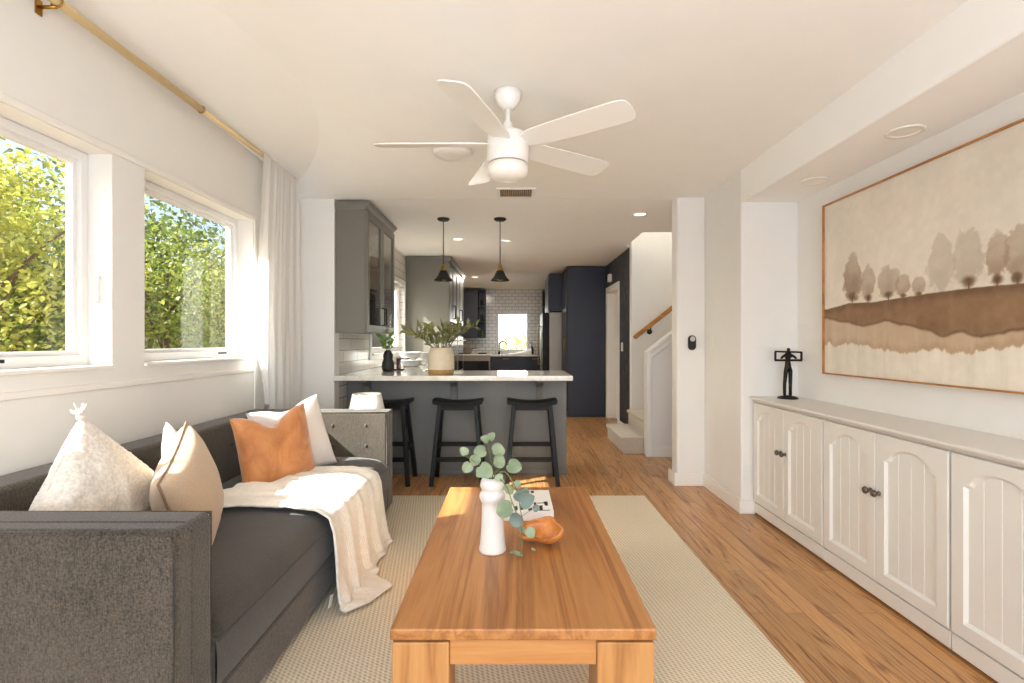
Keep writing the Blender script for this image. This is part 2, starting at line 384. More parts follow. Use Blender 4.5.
# window wall with two openings
W1, W2, WZ = (1.32, 2.406), (2.62, 3.716), (1.105, 2.10)
g = MB(); X0 = -2.06
for y0, y1 in ((-2.7, W1[0]), (W1[1], W2[0]), (W2[1], WY+.2)): g.box(X0, LX, y0, y1, -.1, 2.8)
for y0, y1 in (W1, W2): g.box(X0, LX, y0, y1, -.1, WZ[0]).box(X0, LX, y0, y1, WZ[1], 2.8)
struct('wall_left', g, M['wall'])
struct('wall_end', MB().box(-2.06, KX, WY, WY+.12, -.1, 2.8), M['wall'])
struct('wall_right', MB().box(RX, RX+.15, -2.7, 3.66, -.1, 2.6), M['wall'])
struct('wall_alcove_end', MB().box(1.63, 2.3, 3.64, 4.34, -.1, 2.56), M['wall'], bevel=.015)
struct('wall_column', MB().box(1.40, 2.3, 4.34, 4.50, -.1, 2.56), M['wall'], bevel=.022, seg=3)
struct('wall_rear', MB().box(-2.06, -1.62, -2.75, -2.6, -.1, 2.8).box(1.82, 2.2, -2.75, -2.6, -.1, 2.8).box(-1.62, 1.82, -2.75, -2.6, 2.36, 2.8), M['wall'])
g = MB()
KW, KWZ = (5.52, 7.20), (1.08, 2.00)
for y0, y1 in ((WY+.12, KW[0]), (KW[1], KY+.2)): g.box(KX-.16, KX, y0, y1, -.1, 2.56)
g.box(KX-.16, KX, KW[0], KW[1], -.1, KWZ[0]).box(KX-.16, KX, KW[0], KW[1], KWZ[1], 2.56)
struct('wall_kitchen_left', g, M['tile_side'], origin=(0, 0, .93))
BW, BWZ = (-.36, .385), (.985, 1.895)
g = MB()
for x0, x1 in ((KX-.16, BW[0]), (BW[1], KXR+.2)): g.box(x0, x1, KY, KY+.16, -.1, 2.56)
g.box(BW[0], BW[1], KY, KY+.16, -.1, BWZ[0]).box(BW[0], BW[1], KY, KY+.16, BWZ[1], 2.56)
struct('wall_kitchen_back', g, M['tile_back'], origin=(0, KY, .93))
DY, DZ = (7.30, 8.14), 1.99
g = MB().box(KXR, KXR+.12, 6.49, DY[0], -.1, CH).box(KXR, KXR+.12, DY[1], KY, -.1, CH).box(KXR, KXR+.12, DY[0], DY[1], DZ, CH)
struct('wall_kitchen_right', g, M['wallpaper'])
g = MB().box(1.516, 3.0, 6.48, 6.60, -.1, 4.1).box(2.9, 3.0, 4.5, 6.48, -.1, 4.1).box(1.36, 1.46, 5.72, 6.61, CH+.12, 4.1).box(1.36, 3.0, 5.60, 5.72, CH+.12, 4.1).box(1.36, 3.0, 5.6, 6.61, 4.1, 4.2)
struct('wall_stair', g, M['wall'])
# half wall beside the stairs
hx = lambda x: 1.10+(x-1.44)*.77
struct('wall_stair_half', MB().prism([(1.44, 0), (2.88, 0), (2.88, hx(2.88)), (1.50, hx(1.50)), (1.44, hx(1.44))], 5.42, 5.50), M['wall'])
g = MB().box(1.425, 1.475, 5.395, 5.525, 0, 1.10)
g.beam((1.43, 5.46, hx(1.43)+.005), (2.86, 5.46, hx(2.86)+.005), .13, .035)
g.beam((1.46, 5.41, hx(1.46)-.05), (2.86, 5.41, hx(2.86)-.05), .02, .05)
struct('trim_stair', g, M['trim'], bevel=.006)

def base(name, segs):
    g = MB()
    for x0, x1, y0, y1 in segs:
        g.box(x0, x1, y0, y1, 0, .095)
        dx = .004 if x1-x0 < y1-y0 else 0; dy = .004 if not dx else 0
        g.box(x0+dx, x1-dx, y0+dy, y1-dy, .095, .112)
    struct(name, g, M['trim'], bevel=.004)
base('baseboard_column', [(1.375, 1.63, 4.322, 4.34), (1.372, 1.389, 4.34, 4.50)])
base('baseboard_right', [(1.612, 1.63, 3.62, 4.322), (1.63, 1.72, 3.622, 3.64)])
base('baseboard_left', [(LX, LX+.016, -2.6, WY)])
base('baseboard_stair', [(1.476, 2.88, 5.402, 5.42), (1.46, 2.88, 6.462, 6.479)])
base('baseboard_kitchen', [(1.502, 1.52, 6.50, 7.20)])
base('baseboard_end', [(LX+.017, KX, WY-.016, WY)])

# windows: stepped white frame, pane, sill and hardware
def win(n, y0, y1, z0, z1, latch):
    xo, xi = -2.055, -1.99
    f = MB()
    e = .0015
    f.ring('x', xo, xi, y0+e, y1-e, z0+e, z1-e, .040, .040, .052, .040)
    f.ring('x', xo+.01, xi-.02, y0+.039, y1-.039, z0+.05, z1-.039, .023)
    w_ = struct('window_%d' % n, f, M['vinyl'], bevel=.004)
    obj('pane', MB().box(xo+.02, xo+.026, y0+.05, y1-.05, z0+.06, z1-.05), M['glass'], w_)
    s = MB().box(xi, LX+.014, y0-.002, y1+.002, z0-.012, z0+.006); obj('sill', s, M['trim'], w_, bevel=.004)
    if latch:
        h = MB().obox((xi+.012, y1-.09, z0+.045), (0, 1, 0), (0, 0, 1), (1, 0, 0), .05, .014, .016)
        h.tube([(xi+.03, y1-.07, z0+.05), (xi+.05, y1-.03, z0+.075), (xi+.055, y1-.005, z0+.09)], [.008, .007, .01], 8)
        obj('crank_handle', h, M['vinyl'], w_)
        obj('track_slot', MB().box(xi-.002, xi+.002, y1-.25, y1-.15, z0+.03, z0+.042), M['matte_black'], w_)
    else:
        h = MB().tube([(LX-.06, y1-.004, z0+.30), (LX-.05, y1-.02, z0+.32), (LX-.05, y1-.02, z0+.40), (LX-.06, y1-.004, z0+.42)], .008, 8)
        obj('sash_latch', h, M['vinyl'], w_)
        obj('track_slot', MB().box(xi-.002, xi+.002, y1-.62, y1-.40, z0+.03, z0+.044), M['matte_black'], w_)
    return w_
win(1, *W1, *WZ, False); win(2, *W2, *WZ, True)
# flat casing round both windows and the rail under them
g = MB(); e = .012
g.box(LX, LX+e, W1[0]-.04, W2[1]+.035, WZ[1]+.004, WZ[1]+.035).box(LX, LX+e, W2[1]+.004, W2[1]+.035, .12, WZ[1]+.004)
g.box(LX, LX+e*.8, W1[0]-.04, W2[1]+.004, 1.00, 1.03).box(LX, LX+e*.8, W1[0]-.04, W1[0]-.004, 1.03, WZ[1])
struct('trim_window', g, M['trim'], bevel=.005)
# kitchen window
f = MB()
e = .0015
f.ring('x', KX-.15, KX-.06, KW[0]+e, KW[1]-e, KWZ[0]+e, KWZ[1]-e, .05).ring('x', KX-.14, KX-.08, KW[0]+.049, KW[1]-.049, KWZ[0]+.049, KWZ[1]-.049, .02)
f.ring('x', KX-.001, KX+.014, KW[0]-.07, KW[1]+.06, KWZ[0]-.06, KWZ[1]+.07, .072, .072, .05, .072)
f.box(KX-.058, KX+.03, KW[0]+.003, KW[1]-.003, KWZ[0]-.012, KWZ[0]+.006)
w3 = struct('window_3', f, M['vinyl'], bevel=.004); obj('pane', MB().box(KX-.12, KX-.114, KW[0]+.06, KW[1]-.06, KWZ[0]+.06, KWZ[1]-.06), M['glass'], w3)
f = MB(); a = .04
f.ring('y', KY+.06, KY+.14, BW[0]+e, BW[1]-e, BWZ[0]+e, BWZ[1]-e, a)
f.ring('y', KY-.008, KY+.06, BW[0]-.001+.002, BW[1]-.001, BWZ[0]+e, BWZ[1]-e, .012)
w4 = struct('window_4', f, M['vinyl'], bevel=.004); obj('pane', MB().box(BW[0]+a, BW[1]-a, KY+.10, KY+.106, BWZ[0]+a, BWZ[1]-a), M['glass'], w4)
# doorway in the dark kitchen wall
f = MB(); x0 = KXR-.016
f.prism([(DY[0]-.085, 0), (DY[0]+.012, 0), (DY[0]+.012, DZ-.012), (DY[1]-.012, DZ-.012), (DY[1]-.012, 0), (DY[1]+.085, 0), (DY[1]+.085, DZ+.085), (DY[0]-.085, DZ+.085)], x0, KXR-.0005, 'x')
f.prism([(DY[0]+.0005, 0), (DY[0]+.012, 0), (DY[0]+.012, DZ-.012), (DY[1]-.012, DZ-.012), (DY[1]-.012, 0), (DY[1]-.0005, 0), (DY[1]-.0005, DZ-.0005), (DY[0]+.0005, DZ-.0005)], KXR-.0005, KXR+.13, 'x')
d1 = struct('door_1', f, M['trim'], bevel=.005)
obj('door_leaf', MB().box(KXR+.125, KXR+.165, DY[0]+.16, DY[1]+.04, .01, DZ+.02), M['trim'], d1)
struct('wall_hall', MB().box(KXR+.9, KXR+1.0, 6.6, 9.4, -.1, CH), M['navy'])

# ================================================================== KITCHEN
CT = .93
# peninsula cabinet: panelled back, corbels
t = thing('peninsula_cabinet', (-.5, 4.9, 0), 'grey painted breakfast bar cabinet under the white countertop, behind the stools', 'cabinet')
g = MB().box(KX+.005, .50, 4.70, 5.10, .0, CT-.045); obj('body', g, M['grey_pen'], t, bevel=.003)
obj('plinth', MB().box(KX+.005, .506, 4.688, 4.70, 0, .05), M['grey_pen'], t, bevel=.004)
for x in (-1.32, -.53, .25):
    P = [(4.70, CT-.045), (4.70, CT-.27), (4.685, CT-.25), (4.675, CT-.16), (4.655, CT-.115), (4.60, CT-.095), (4.56, CT-.09), (4.53, CT-.075), (4.53, CT-.045)]
    obj('corbel', MB().prism(P, x-.03, x+.03, 'x'), M['grey_pen'], t, bevel=.006)
b = thing('base_cabinet', (-1.2, 6.2, 0), 'grey base cabinet run along the kitchen window wall behind the breakfast bar', 'cabinet')
obj('body', MB().box(KX+.005, -.93, 5.12, 7.28, .1, CT-.045), M['grey_cab'], b, bevel=.003)
obj('plinth', MB().box(KX+.005, -.98, 5.12, 7.28, 0, .1), M['matte_black'], b)
for i in range(4):
    y = 5.14+i*.535; d = obj('door', MB().box(-.93, -.911, y, y+.525, .12, CT-.06), M['grey_cab'], b, bevel=.004)
    obj('handle', MB().box(-.911, -.885, y+.45, y+.462, .55, .70), M['matte_black'], d, bevel=.003)
g = MB().prism([(KX+.004, 4.33), (.516, 4.33), (.516, 5.12), (-.89, 5.12), (-.89, 7.285), (KX+.004, 7.285)], CT-.043, CT, 'z')
tag(obj('countertop', g, M['quartz'], bevel=.004), 'white quartz countertop of the breakfast bar, bending back along the window', 'countertop')

# wall cabinet with two glass doors at the near end of the kitchen
t = thing('wall_cabinet', (-1.4, 4.9, 1.29), 'grey wall cabinet with two glass doors hung above the near end of the counter', 'cabinet')
x0, x1, y0, y1, z0, z1 = KX+.003, -1.262, 4.40, 5.42, 1.295, 2.36
g = MB().ring('x', x0, x1, y0, y1, z0, z1, .02).box(x0+.001, x0+.012, y0+.019, y1-.019, z0+.019, z1-.019)
obj('body', g, M['grey_cab'], t, bevel=.002)
for z in (1.66, 2.0): obj('shelf', MB().box(x0+.012, x1-.02, y0+.02, y1-.02, z, z+.018), M['grey_cab'], t)
P = [(0, 0), (.008, 0), (.012, .02), (.03, .04), (.045, .048), (.045, .066), (0, .066)]
g = MB()
for k in range(len(P)-1):
    (a0, h0), (a1, h1) = P[k], P[k+1]
    A = [(x0, y0-min(a0, .02), z1-.005+h0), (x1+a0, y0-min(a0, .02), z1-.005+h0), (x1+a0, y1, z1-.005+h0)]; B = [(x0, y0-min(a1, .02), z1-.005+h1), (x1+a1, y0-min(a1, .02), z1-.005+h1), (x1+a1, y1, z1-.005+h1)]
    g.add(A+B, [(0, 1, 4, 3), (1, 2, 5, 4)])
g.box(x0, x1, y0, y1, z1-.004, z1+.06)
obj('crown_moulding', g, M['grey_cab'], t)
for k in range(2):
    a, b_ = y0+.004+k*.508, y0+.004+(k+1)*.508-.004
    f = MB().ring('x', x1+.0005, x1+.02, a, b_, z0+.004, z1-.01, .06, .06, .066, .065)
    d = obj('door', f, M['grey_cab'], t, bevel=.003)
    obj('pane', MB().box(x1+.006, x1+.010, a+.05, b_-.05, z0+.06, z1-.065), M['glass'], d)
    hy = b_-.03 if k == 0 else a+.03
    obj('handle', MB().tube([(x1+.02, hy, z0+.08), (x1+.05, hy, z0+.08), (x1+.05, hy, z0+.24), (x1+.02, hy, z0+.24)], .006, 8), M['matte_black'], d)

# tall oven cabinet
t = thing('oven_cabinet', (-1.2, 8.3, 0), 'tall grey kitchen cabinet standing past the side window, housing the wall oven', 'cabinet')
x0, x1, y0, y1 = KX+.003, -.90, 7.30, 9.4
g = MB().box(x0, x1, y0, y0+.03, 0, 2.36).box(x0, x1, y1-.03, y1, 0, 2.36).box(x0, x1-.02, y0+.03, y1-.03, 0, .62).box(x0, x1-.02, y0+.03, y1-.03, 1.50, 2.36).box(x0, x0+.05, y0+.03, y1-.03, .62, 1.5).box(x0, x1-.02, 8.32, 8.36, .62, 1.5)
obj('body', g, M['grey_cab'], t, bevel=.002)
obj('crown_moulding', MB().box(x0, x1+.03, y0-.012, y1, 2.36, 2.415).box(x0, x1+.045, y0-.022, y1, 2.40, 2.43), M['grey_cab'], t, bevel=.006)
for k in range(4):
    a = y0+.03+k*.51; d = obj('door', MB().box(x1-.018, x1, a+.004, a+.506, 1.505, 2.35).box(x1, x1+.008, a+.004, a+.07, 1.505, 2.35).box(x1, x1+.008, a+.44, a+.506, 1.505, 2.35).box(x1, x1+.008, a+.07, a+.44, 2.27, 2.35).box(x1, x1+.008, a+.07, a+.44, 1.505, 1.58), M['grey_cab'], t, bevel=.003)
    hy = a+.45 if k % 2 == 0 else a+.05
    obj('handle', MB().tube([(x1+.008, hy, 1.57), (x1+.04, hy, 1.57), (x1+.04, hy, 1.76), (x1+.008, hy, 1.76)], .007, 8), M['matte_black'], d)
for k in range(4):
    a = y0+.03+k*.51; obj('door', MB().box(x1-.018, x1, a+.004, a+.506, .08, .60), M['grey_cab'], t, bevel=.003)
for k, (a, lab) in enumerate(((7.34, 'stainless wall oven with glass door built into the tall grey cabinet, nearer of the two'), (8.37, 'second stainless wall oven farther along the tall grey cabinet'))):
    o = thing('wall_oven', (-1.2, a+.48, .63), lab, 'oven', 'built-in wall ovens')
    obj('body', MB().box(-1.44, x1-.02, a, a+.96, .63, 1.49), M['steel'], o, bevel=.003)
    dd = obj('door', MB().box(x1-.02, x1+.012, a+.01, a+.95, .64, 1.30), M['steel'], o, bevel=.004)
    obj('window', MB().box(x1+.012, x1+.015, a+.10, a+.86, .74, 1.16), M['oven_glass'], dd)
    obj('handle', MB().tube([(x1+.012, a+.08, 1.24), (x1+.055, a+.08, 1.24), (x1+.055, a+.88, 1.24), (x1+.012, a+.88, 1.24)], .010, 8), M['steel'], dd)
    obj('control_panel', MB().box(x1-.02, x1+.010, a+.01, a+.95, 1.31, 1.48), M['oven_glass'], o, bevel=.004)

# navy units at the back wall
def shelf_unit(x0, x1, sx0, sx1, label, doors):
    t = thing('corner_wall_cabinet', ((x0+x1)/2, 11.8, 1.30), label, 'cabinet', 'navy wall cabinets beside the sink window')
    obj('body', MB().box(x0, x1, 11.66, KY-.004, 1.30, 2.40), M['navy'], t, bevel=.003)
    n = len(doors)
    for a, b_ in doors:
        d = obj('door', MB().box(a, b_, 11.64, 11.66, 1.305, 2.36).box(a, a+.05, 11.632, 11.64, 1.305, 2.36).box(b_-.05, b_, 11.632, 11.64, 1.305, 2.36).box(a+.05, b_-.05, 11.632, 11.64, 2.30, 2.36).box(a+.05, b_-.05, 11.632, 11.64, 1.305, 1.365), M['navy'], t, bevel=.003)
    g = MB().box(sx0, sx1, KY-.02, KY-.004, 1.30, 2.40)
    for z in (1.30, 1.67, 2.02, 2.38): g.box(sx0, sx1, 11.68, KY-.02, z, z+.02)
    g.box(sx0, sx0+.012, 11.68, KY-.02, 1.30, 2.40) if sx0 > 0 else g.box(sx1-.012, sx1, 11.68, KY-.02, 1.3, 2.4)
    obj('open_shelves', g, M['navy'], t)
    return t
shelf_unit(-1.515, -.77, -.77, -.615, 'navy wall cabinet with open end shelves, beside the sink window over the range', [(-1.46, -1.13), (-1.12, -.775)])
shelf_unit(.86, 1.515, .70, .86, 'navy wall cabinet with open end shelves between sink window and fridge', [(.87, 1.18), (1.19, 1.51)])
for i, (z, dx) in enumerate(((1.69, -.70), (1.32, -.69), (2.04, -.70))):
    g = MB().lathe([(.0, 0), (.028, 0), (.034, .04), (.032, .10), (.02, .13), (.016, .16)], (dx, 11.82, z)); 
    tag(obj('jar', g, M['dark_vase'] if i != 1 else M['leaf_herb']), ['dark jar on the middle open navy shelf', 'green bottle on the lowest open navy shelf', 'dark jar on the top open navy shelf'][i], 'jar', 'jars on the open shelves')

t = thing('sink_cabinet', (.2, 11.7, 0), 'navy base cabinet under the sink window with white top', 'cabinet')
obj('body', MB().box(-.47, 1.515, 11.36, KY-.004, .1, CT-.04), M['navy'], t, bevel=.003)
obj('plinth', MB().box(-.47, 1.515, 11.42, KY-.004, 0, .1), M['matte_black'], t)
for k in range(3):
    a = -.465+k*.655; d = obj('door', MB().box(a, a+.645, 11.34, 11.36, .12, CT-.05), M['navy'], t, bevel=.004)
    obj('handle', MB().box(a+.26, a+.40, 11.315, 11.325, CT-.10, CT-.088), M['brass'], d, bevel=.002)
obj('worktop', MB().box(-.47, 1.515, 11.33, KY-.004, CT-.04, CT), M['quartz'], t, bevel=.004)
t = thing('range', (-.85, 11.6, 0), 'stainless range with dark oven glass beside the navy sink cabinet', 'stove')
obj('body', MB().box(-1.23, -.48, 11.36, KY-.01, .05, CT-.02), M['steel'], t, bevel=.004)
d = obj('oven_door', MB().box(-1.225, -.485, 11.33, 11.36, .25, .80), M['steel'], t, bevel=.004)
obj('oven_window', MB().box(-1.20, -.51, 11.325, 11.33, .33, .79), M['oven_glass'], d)
obj('cooktop', MB().box(-1.235, -.475, 11.32, KY-.01, CT-.02, CT+.01), M['china'], t, bevel=.004)
for x in (-1.04, -.67):
    for y in (11.5, 11.8): obj('burner_grate', MB().tube([(x+.09*math.cos(q), y+.09*math.sin(q), CT+.025) for q in [2*PI*k/16 for k in range(16)]], .008, 6, closed=True).box(x-.1, x+.1, y-.006, y+.006, CT+.01, CT+.03), M['matte_black'], t)
t = thing('saucepan', (-.98, 11.55, CT+.034), 'steel saucepan standing on the range top', 'pan')
obj('pot', MB().lathe([(.0, 0), (.095, 0), (.10, .01), (.10, .11), (.104, .115), (.096, .115), (.094, .012), (0, .01)], (-1.0, 11.52, CT+.034)), M['steel'], t)
obj('handle', MB().tube([(-.90, 11.5, CT+.13), (-.78, 11.44, CT+.15)], .009, 8), M['matte_black'], t)
t = thing('faucet', (-.30, 11.9, CT), 'dark gooseneck faucet in front of the sink window', 'faucet')
obj('base', MB().cyl((-.30, 11.9, CT), (-.30, 11.9, CT+.05), .025), M['iron'], t)
obj('spout', MB().tube([(-.30, 11.9, CT+.05), (-.30, 11.9, CT+.20)]+[(-.30+.09-.09*math.cos(q), 11.86-.04*q/PI, CT+.20+.09*math.sin(q)) for q in [PI*k/10 for k in range(1, 11)]], .013, 8), M['iron'], t)
t = thing('soap_pump', (.46, 11.85, CT), 'dark soap pump standing at the end of the sink window', 'bottle')
obj('bottle', MB().lathe([(0, 0), (.04, 0), (.042, .12), (.02, .16), (.012, .2)], (.46, 11.85, CT)), M['dark_vase'], t)
obj('pump', MB().tube([(.46, 11.85, CT+.20), (.46, 11.85, CT+.26), (.40, 11.83, CT+.265)], .009, 8), M['matte_black'], t)
nz = vnoise(5)
def cl(u, v):
    x = -.08+.52*u; y = 11.55+.25*v; h = .02+.17*max(0, u-.25)**1.2*(.5+.5*v)+.012*nz(x*20, y*20)
    return (x, y, CT+h)
g = MB().grid(cl, 26, 14); g.grid(lambda u, v: tuple(np.array(cl(u, v))*(1, 1, 0)+(0, 0, CT+.002)), 26, 14)
for e_ in ((0, None), (1, None), (None, 0), (None, 1)):
    g.grid(lambda u, v, e_=e_: (lambda p: (p[0], p[1], p[2] if v > .5 else CT+.002))(cl(e_[0] if e_[0] is not None else u, e_[1] if e_[1] is not None else u)), 26, 2)
tag(obj('tea_towel', g, M['ivory_cotton']), 'heaped white cloth on the worktop below the sink window', 'towel')

# pantry panel and fridge
t = thing('pantry_cabinet', (1.2, 8.7, 0), 'tall navy pantry cabinet at the end of the dark patterned wall', 'cabinet')
obj('body', MB().box(.90, 1.515, 8.27, 9.08, 0, 2.40), M['navy'], t, bevel=.003)
obj('crown_moulding', MB().box(.885, 1.515, 8.255, 9.08, 2.385, 2.43), M['navy'], t, bevel=.006)
d = obj('door', MB().box(.882, .90, 8.29, 9.06, .1, 2.37), M['navy'], t, bevel=.004)
obj('handle', MB().tube([(.882, 8.36, 1.0), (.85, 8.36, 1.0), (.85, 8.36, 1.25), (.882, 8.36, 1.25)], .007, 8), M['brass'], d)
t = thing('fridge', (1.1, 9.5, 0), 'taupe metal sided fridge with dark doors past the tall navy pantry', 'fridge')
obj('body', MB().box(.66, 1.515, 9.10, 9.98, .03, 1.74), M['steel'], t, bevel=.006)
for a, b_ in ((9.105, 9.535), (9.545, 9.975)):
    d = obj('door', MB().box(.545, .655, a, b_, .62, 1.735), M['matte_black'], t, bevel=.012)
    hy = b_-.06 if a < 9.3 else a+.06
    obj('handle', MB().tube([(.545, hy, .8), (.49, hy, .8), (.49, hy, 1.5), (.545, hy, 1.5)], .011, 8), M['steel'], d)
obj('drawer', MB().box(.545, .655, 9.105, 9.975, .06, .61), M['matte_black'], t, bevel=.012)
obj('foot', MB().box(.70, 1.48, 9.14, 9.94, 0, .03), M['matte_black'], t)
t = thing('fridge_top_cabinet', (1.1, 9.5, 1.76), 'navy cabinet built above the fridge', 'cabinet')
obj('body', MB().box(.66, 1.515, 9.10, 9.98, 1.76, 2.37), M['navy'], t, bevel=.003)
obj('crown_moulding', MB().box(.645, 1.515, 9.09, 9.98, 2.36, 2.41), M['navy'], t, bevel=.006)
for a in (9.105, 9.545): obj('door', MB().box(.642, .66, a, a+.43, 1.765, 2.355), M['navy'], t, bevel=.004)

# ---------------------------------------------------------------- things on the breakfast bar
t = thing('plant_pot', (-.63, 4.55, CT), 'large cream stoneware pot with bare tan base on the breakfast bar', 'pot')
prof = [(0, 0), (.108, 0), (.112, .01), (.116, .05), (.117, .10), (.115, .16), (.108, .20), (.096, .225), (.09, .235), (.082, .235), (.085, .2), (.10, .15), (.10, .03), (0, .02)]
obj('body', MB().lathe(prof, (-.63, 4.55, CT), 40), M['cream'], t)
obj('clay_band', MB().lathe([(.1085, .0005), (.1130, .01), (.1165, .042), (.113, .044)], (-.63, 4.55, CT), 40), M['tan_clay'], t)
t = thing('olive_branches', (-.63, 4.55, CT+.235), 'bunch of olive branches arching out of the cream pot', 'plant')
rr = random.Random(3)
def sprig(t, p0, p1, lift, nleaf, L, W, mat, smat, r0=.004, face=None, z_min=None):
    p0, p1 = Vector(p0), Vector(p1); pts = []
    for i in range(9):
        q = i/8; p = p0.lerp(p1, q); p.z += lift*math.sin(PI*q*.75)*(1); p += Vector((rr.uniform(-1, 1), rr.uniform(-1, 1), rr.uniform(-1, 1)))*.006*(0 < i < 8); pts.append(p)
    obj('stem', MB().tube(pts, [r0*(1-.6*i/8) for i in range(9)], 6), smat, t)
    g = MB()
    for i in range(nleaf):
        q = .25+.75*i/(nleaf-1); k = min(7, int(q*8)); p = pts[k].lerp(pts[k+1], q*8-k); d = (pts[k+1]-pts[k]).normalized()
        s = Vector((rr.uniform(-1, 1), rr.uniform(-1, 1), rr.uniform(-.4, 1))); s = (s-d*s.dot(d)).normalized()
        dd = (d*.7+s*.8).normalized(); n = Vector((rr.uniform(-.6, .6), -1, rr.uniform(-.2, .8)))
        g.leaf(p, dd, n, L*rr.uniform(.7, 1.15), W*rr.uniform(.8, 1.1), .2)
    obj('leaves', g, mat, t)
c0 = Vector((-.63, 4.55, CT+.20))
for (dx, dy, z, lf) in ((-.33, -.02, 1.27, .07), (-.22, .06, 1.33, .05), (-.27, -.1, 1.22, .08), (-.10, -.05, 1.34, .03), (.0, .08, 1.36, .02), (.08, -.06, 1.34, .03), (.16, .03, 1.37, .04), (.24, -.03, 1.33, .06), (.31, .02, 1.31, .07), (.14, -.1, 1.27, .06), (-.06, -.12, 1.30, .04), (.05, .1, 1.31, .03), (-.15, .1, 1.29, .05)):
    sprig(t, c0+Vector((dx*.12, dy*.2, 0)), (c0.x+dx, 4.55+dy, z), lf, 13, .075, .024, M['leaf_olive'], M['bark'])
t = thing('black_vase', (-1.21, 5.0, CT), 'small black gourd shaped vase on the counter below the wall cabinet', 'vase')
obj('body', MB().lathe([(0, 0), (.050, 0), (.058, .02), (.062, .05), (.056, .09), (.044, .115), (.048, .14), (.046, .165), (.03, .195), (.022, .205), (.016, .203), (.02, .18), (0, .17)], (-1.21, 5.0, CT), 32), M['dark_vase'], t)
t = thing('herb_sprigs', (-1.21, 5.0, CT+.2), 'fresh green leafy sprigs in the small black vase', 'plant')
for k in range(8):
    a = 2*PI*k/8; sprig(t, (-1.21, 5.0, CT+.17), (-1.23+.085*math.cos(a), 5.0+.085*math.sin(a), CT+.29+.08*(k % 3)/2), .02, 6, .052, .026, M['leaf_herb'], M['stem_green'], .002)
def plates(loc, n, r, label):
    t = thing('plate_stack', loc, label, 'plates', 'white china by the kitchen window')
    z = loc[2]
    for k in range(n):
        obj('plate', MB().lathe([(0, 0), (r*.55, 0), (r*.6, .006), (r, .026), (r, .031), (r*.6, .012), (0, .008)], (loc[0], loc[1], z), 36), M['china'], t); z += .0155
for lo, n, r, la in (((-1.17, 5.90, CT), 4, .15, 'low stack of white plates on the counter by the side window, nearer the bar'), ((-1.16, 6.28, CT), 9, .16, 'tall stack of white plates farther along the counter by the side window')): plates(lo, n, r, la)
t = thing('serving_bowl', (-1.17, 5.90, CT+.08), 'white bowl resting on the low stack of plates', 'bowl')
obj('bowl', MB().lathe([(0, .0), (.06, 0), (.065, .008), (.11, .04), (.135, .09), (.129, .09), (.10, .042), (0, .012)], (-1.17, 5.90, CT+.0785), 36), M['china'], t)
t = thing('cookbook_stand', (-1.17, 5.2, CT), 'small dark red wooden stand on the counter beside the black vase', 'stand')
obj('post', MB().box(-1.165, -1.14, 5.16, 5.26, CT+.012, CT+.115), M['maroon'], t, bevel=.003)
obj('ledge', MB().box(-1.165, -1.05, 5.16, 5.26, CT+.105, CT+.12), M['maroon'], t, bevel=.003)
obj('base', MB().box(-1.19, -1.10, 5.15, 5.27, CT, CT+.014), M['maroon'], t, bevel=.003)

# ---------------------------------------------------------------- bar stools
def make_stool(loc, label):
    t = thing('bar_stool', (0, 0, 0), label, 'stool', 'black saddle bar stools at the counter')
    H = .72
    def seat(u, v):
        x = (u-.5)*.43; y = (v-.5)*.245; return (x, y, H-.018+.022*(2*u-1)**2-.004*(2*v-1)**2)
    g = MB().grid(seat, 17, 7); low = lambda u, v: (lambda p: (p[0]*.98, p[1]*.96, p[2]-.034))(seat(u, v)); g.grid(low, 17, 7)
    for fx in (0, 1): g.grid(lambda u, v, fx=fx: seat(fx, u) if v > .5 else low(fx, u), 7, 2)
    for fy in (0, 1): g.grid(lambda u, v, fy=fy: seat(u, fy) if v > .5 else low(u, fy), 17, 2)
    obj('seat', g, M['black'], t, smooth=False, bevel=.004)
    top = lambda sx, sy: Vector((sx*.155, sy*.075, H-.045)); foot = lambda sx, sy: Vector((sx*.215, sy*.165, 0))
    for sx in (-1, 1):
        for sy in (-1, 1): obj('leg', MB().beam(foot(sx, sy), top(sx, sy), .036, .036, (0, 1, 0)), M['black'], t, bevel=.004)
    P = lambda sx, sy, z: foot(sx, sy).lerp(top(sx, sy), z/(H-.045))
    for sy, z in ((-1, .22), (1, .30)): obj('footrest', MB().beam(P(-1, sy, z), P(1, sy, z), .022, .038), M['black'], t, bevel=.003)
    for sx in (-1, 1): obj('stretcher', MB().beam(P(sx, -1, .30), P(sx, 1, .30), .022, .036), M['black'], t, bevel=.003)
    for sy in (-1, 1): obj('apron', MB().beam(P(-1, sy, .655), P(1, sy, .655), .02, .05), M['black'], t, bevel=.003)
    for sx in (-1, 1): obj('apron', MB().beam(P(sx, -1, .655), P(sx, 1, .655), .02, .05), M['black'], t, bevel=.003)
    t.location = loc
    return t
s0 = make_stool((-.465, 4.47, 0), 'middle black saddle seat bar stool at the grey breakfast bar')
dup(s0, (.172, 4.47, 0), 'black saddle seat bar stool at the open end of the breakfast bar')
dup(s0, (-1.09, 4.47, 0), 'black saddle seat bar stool partly hidden by the sofa and lamp')

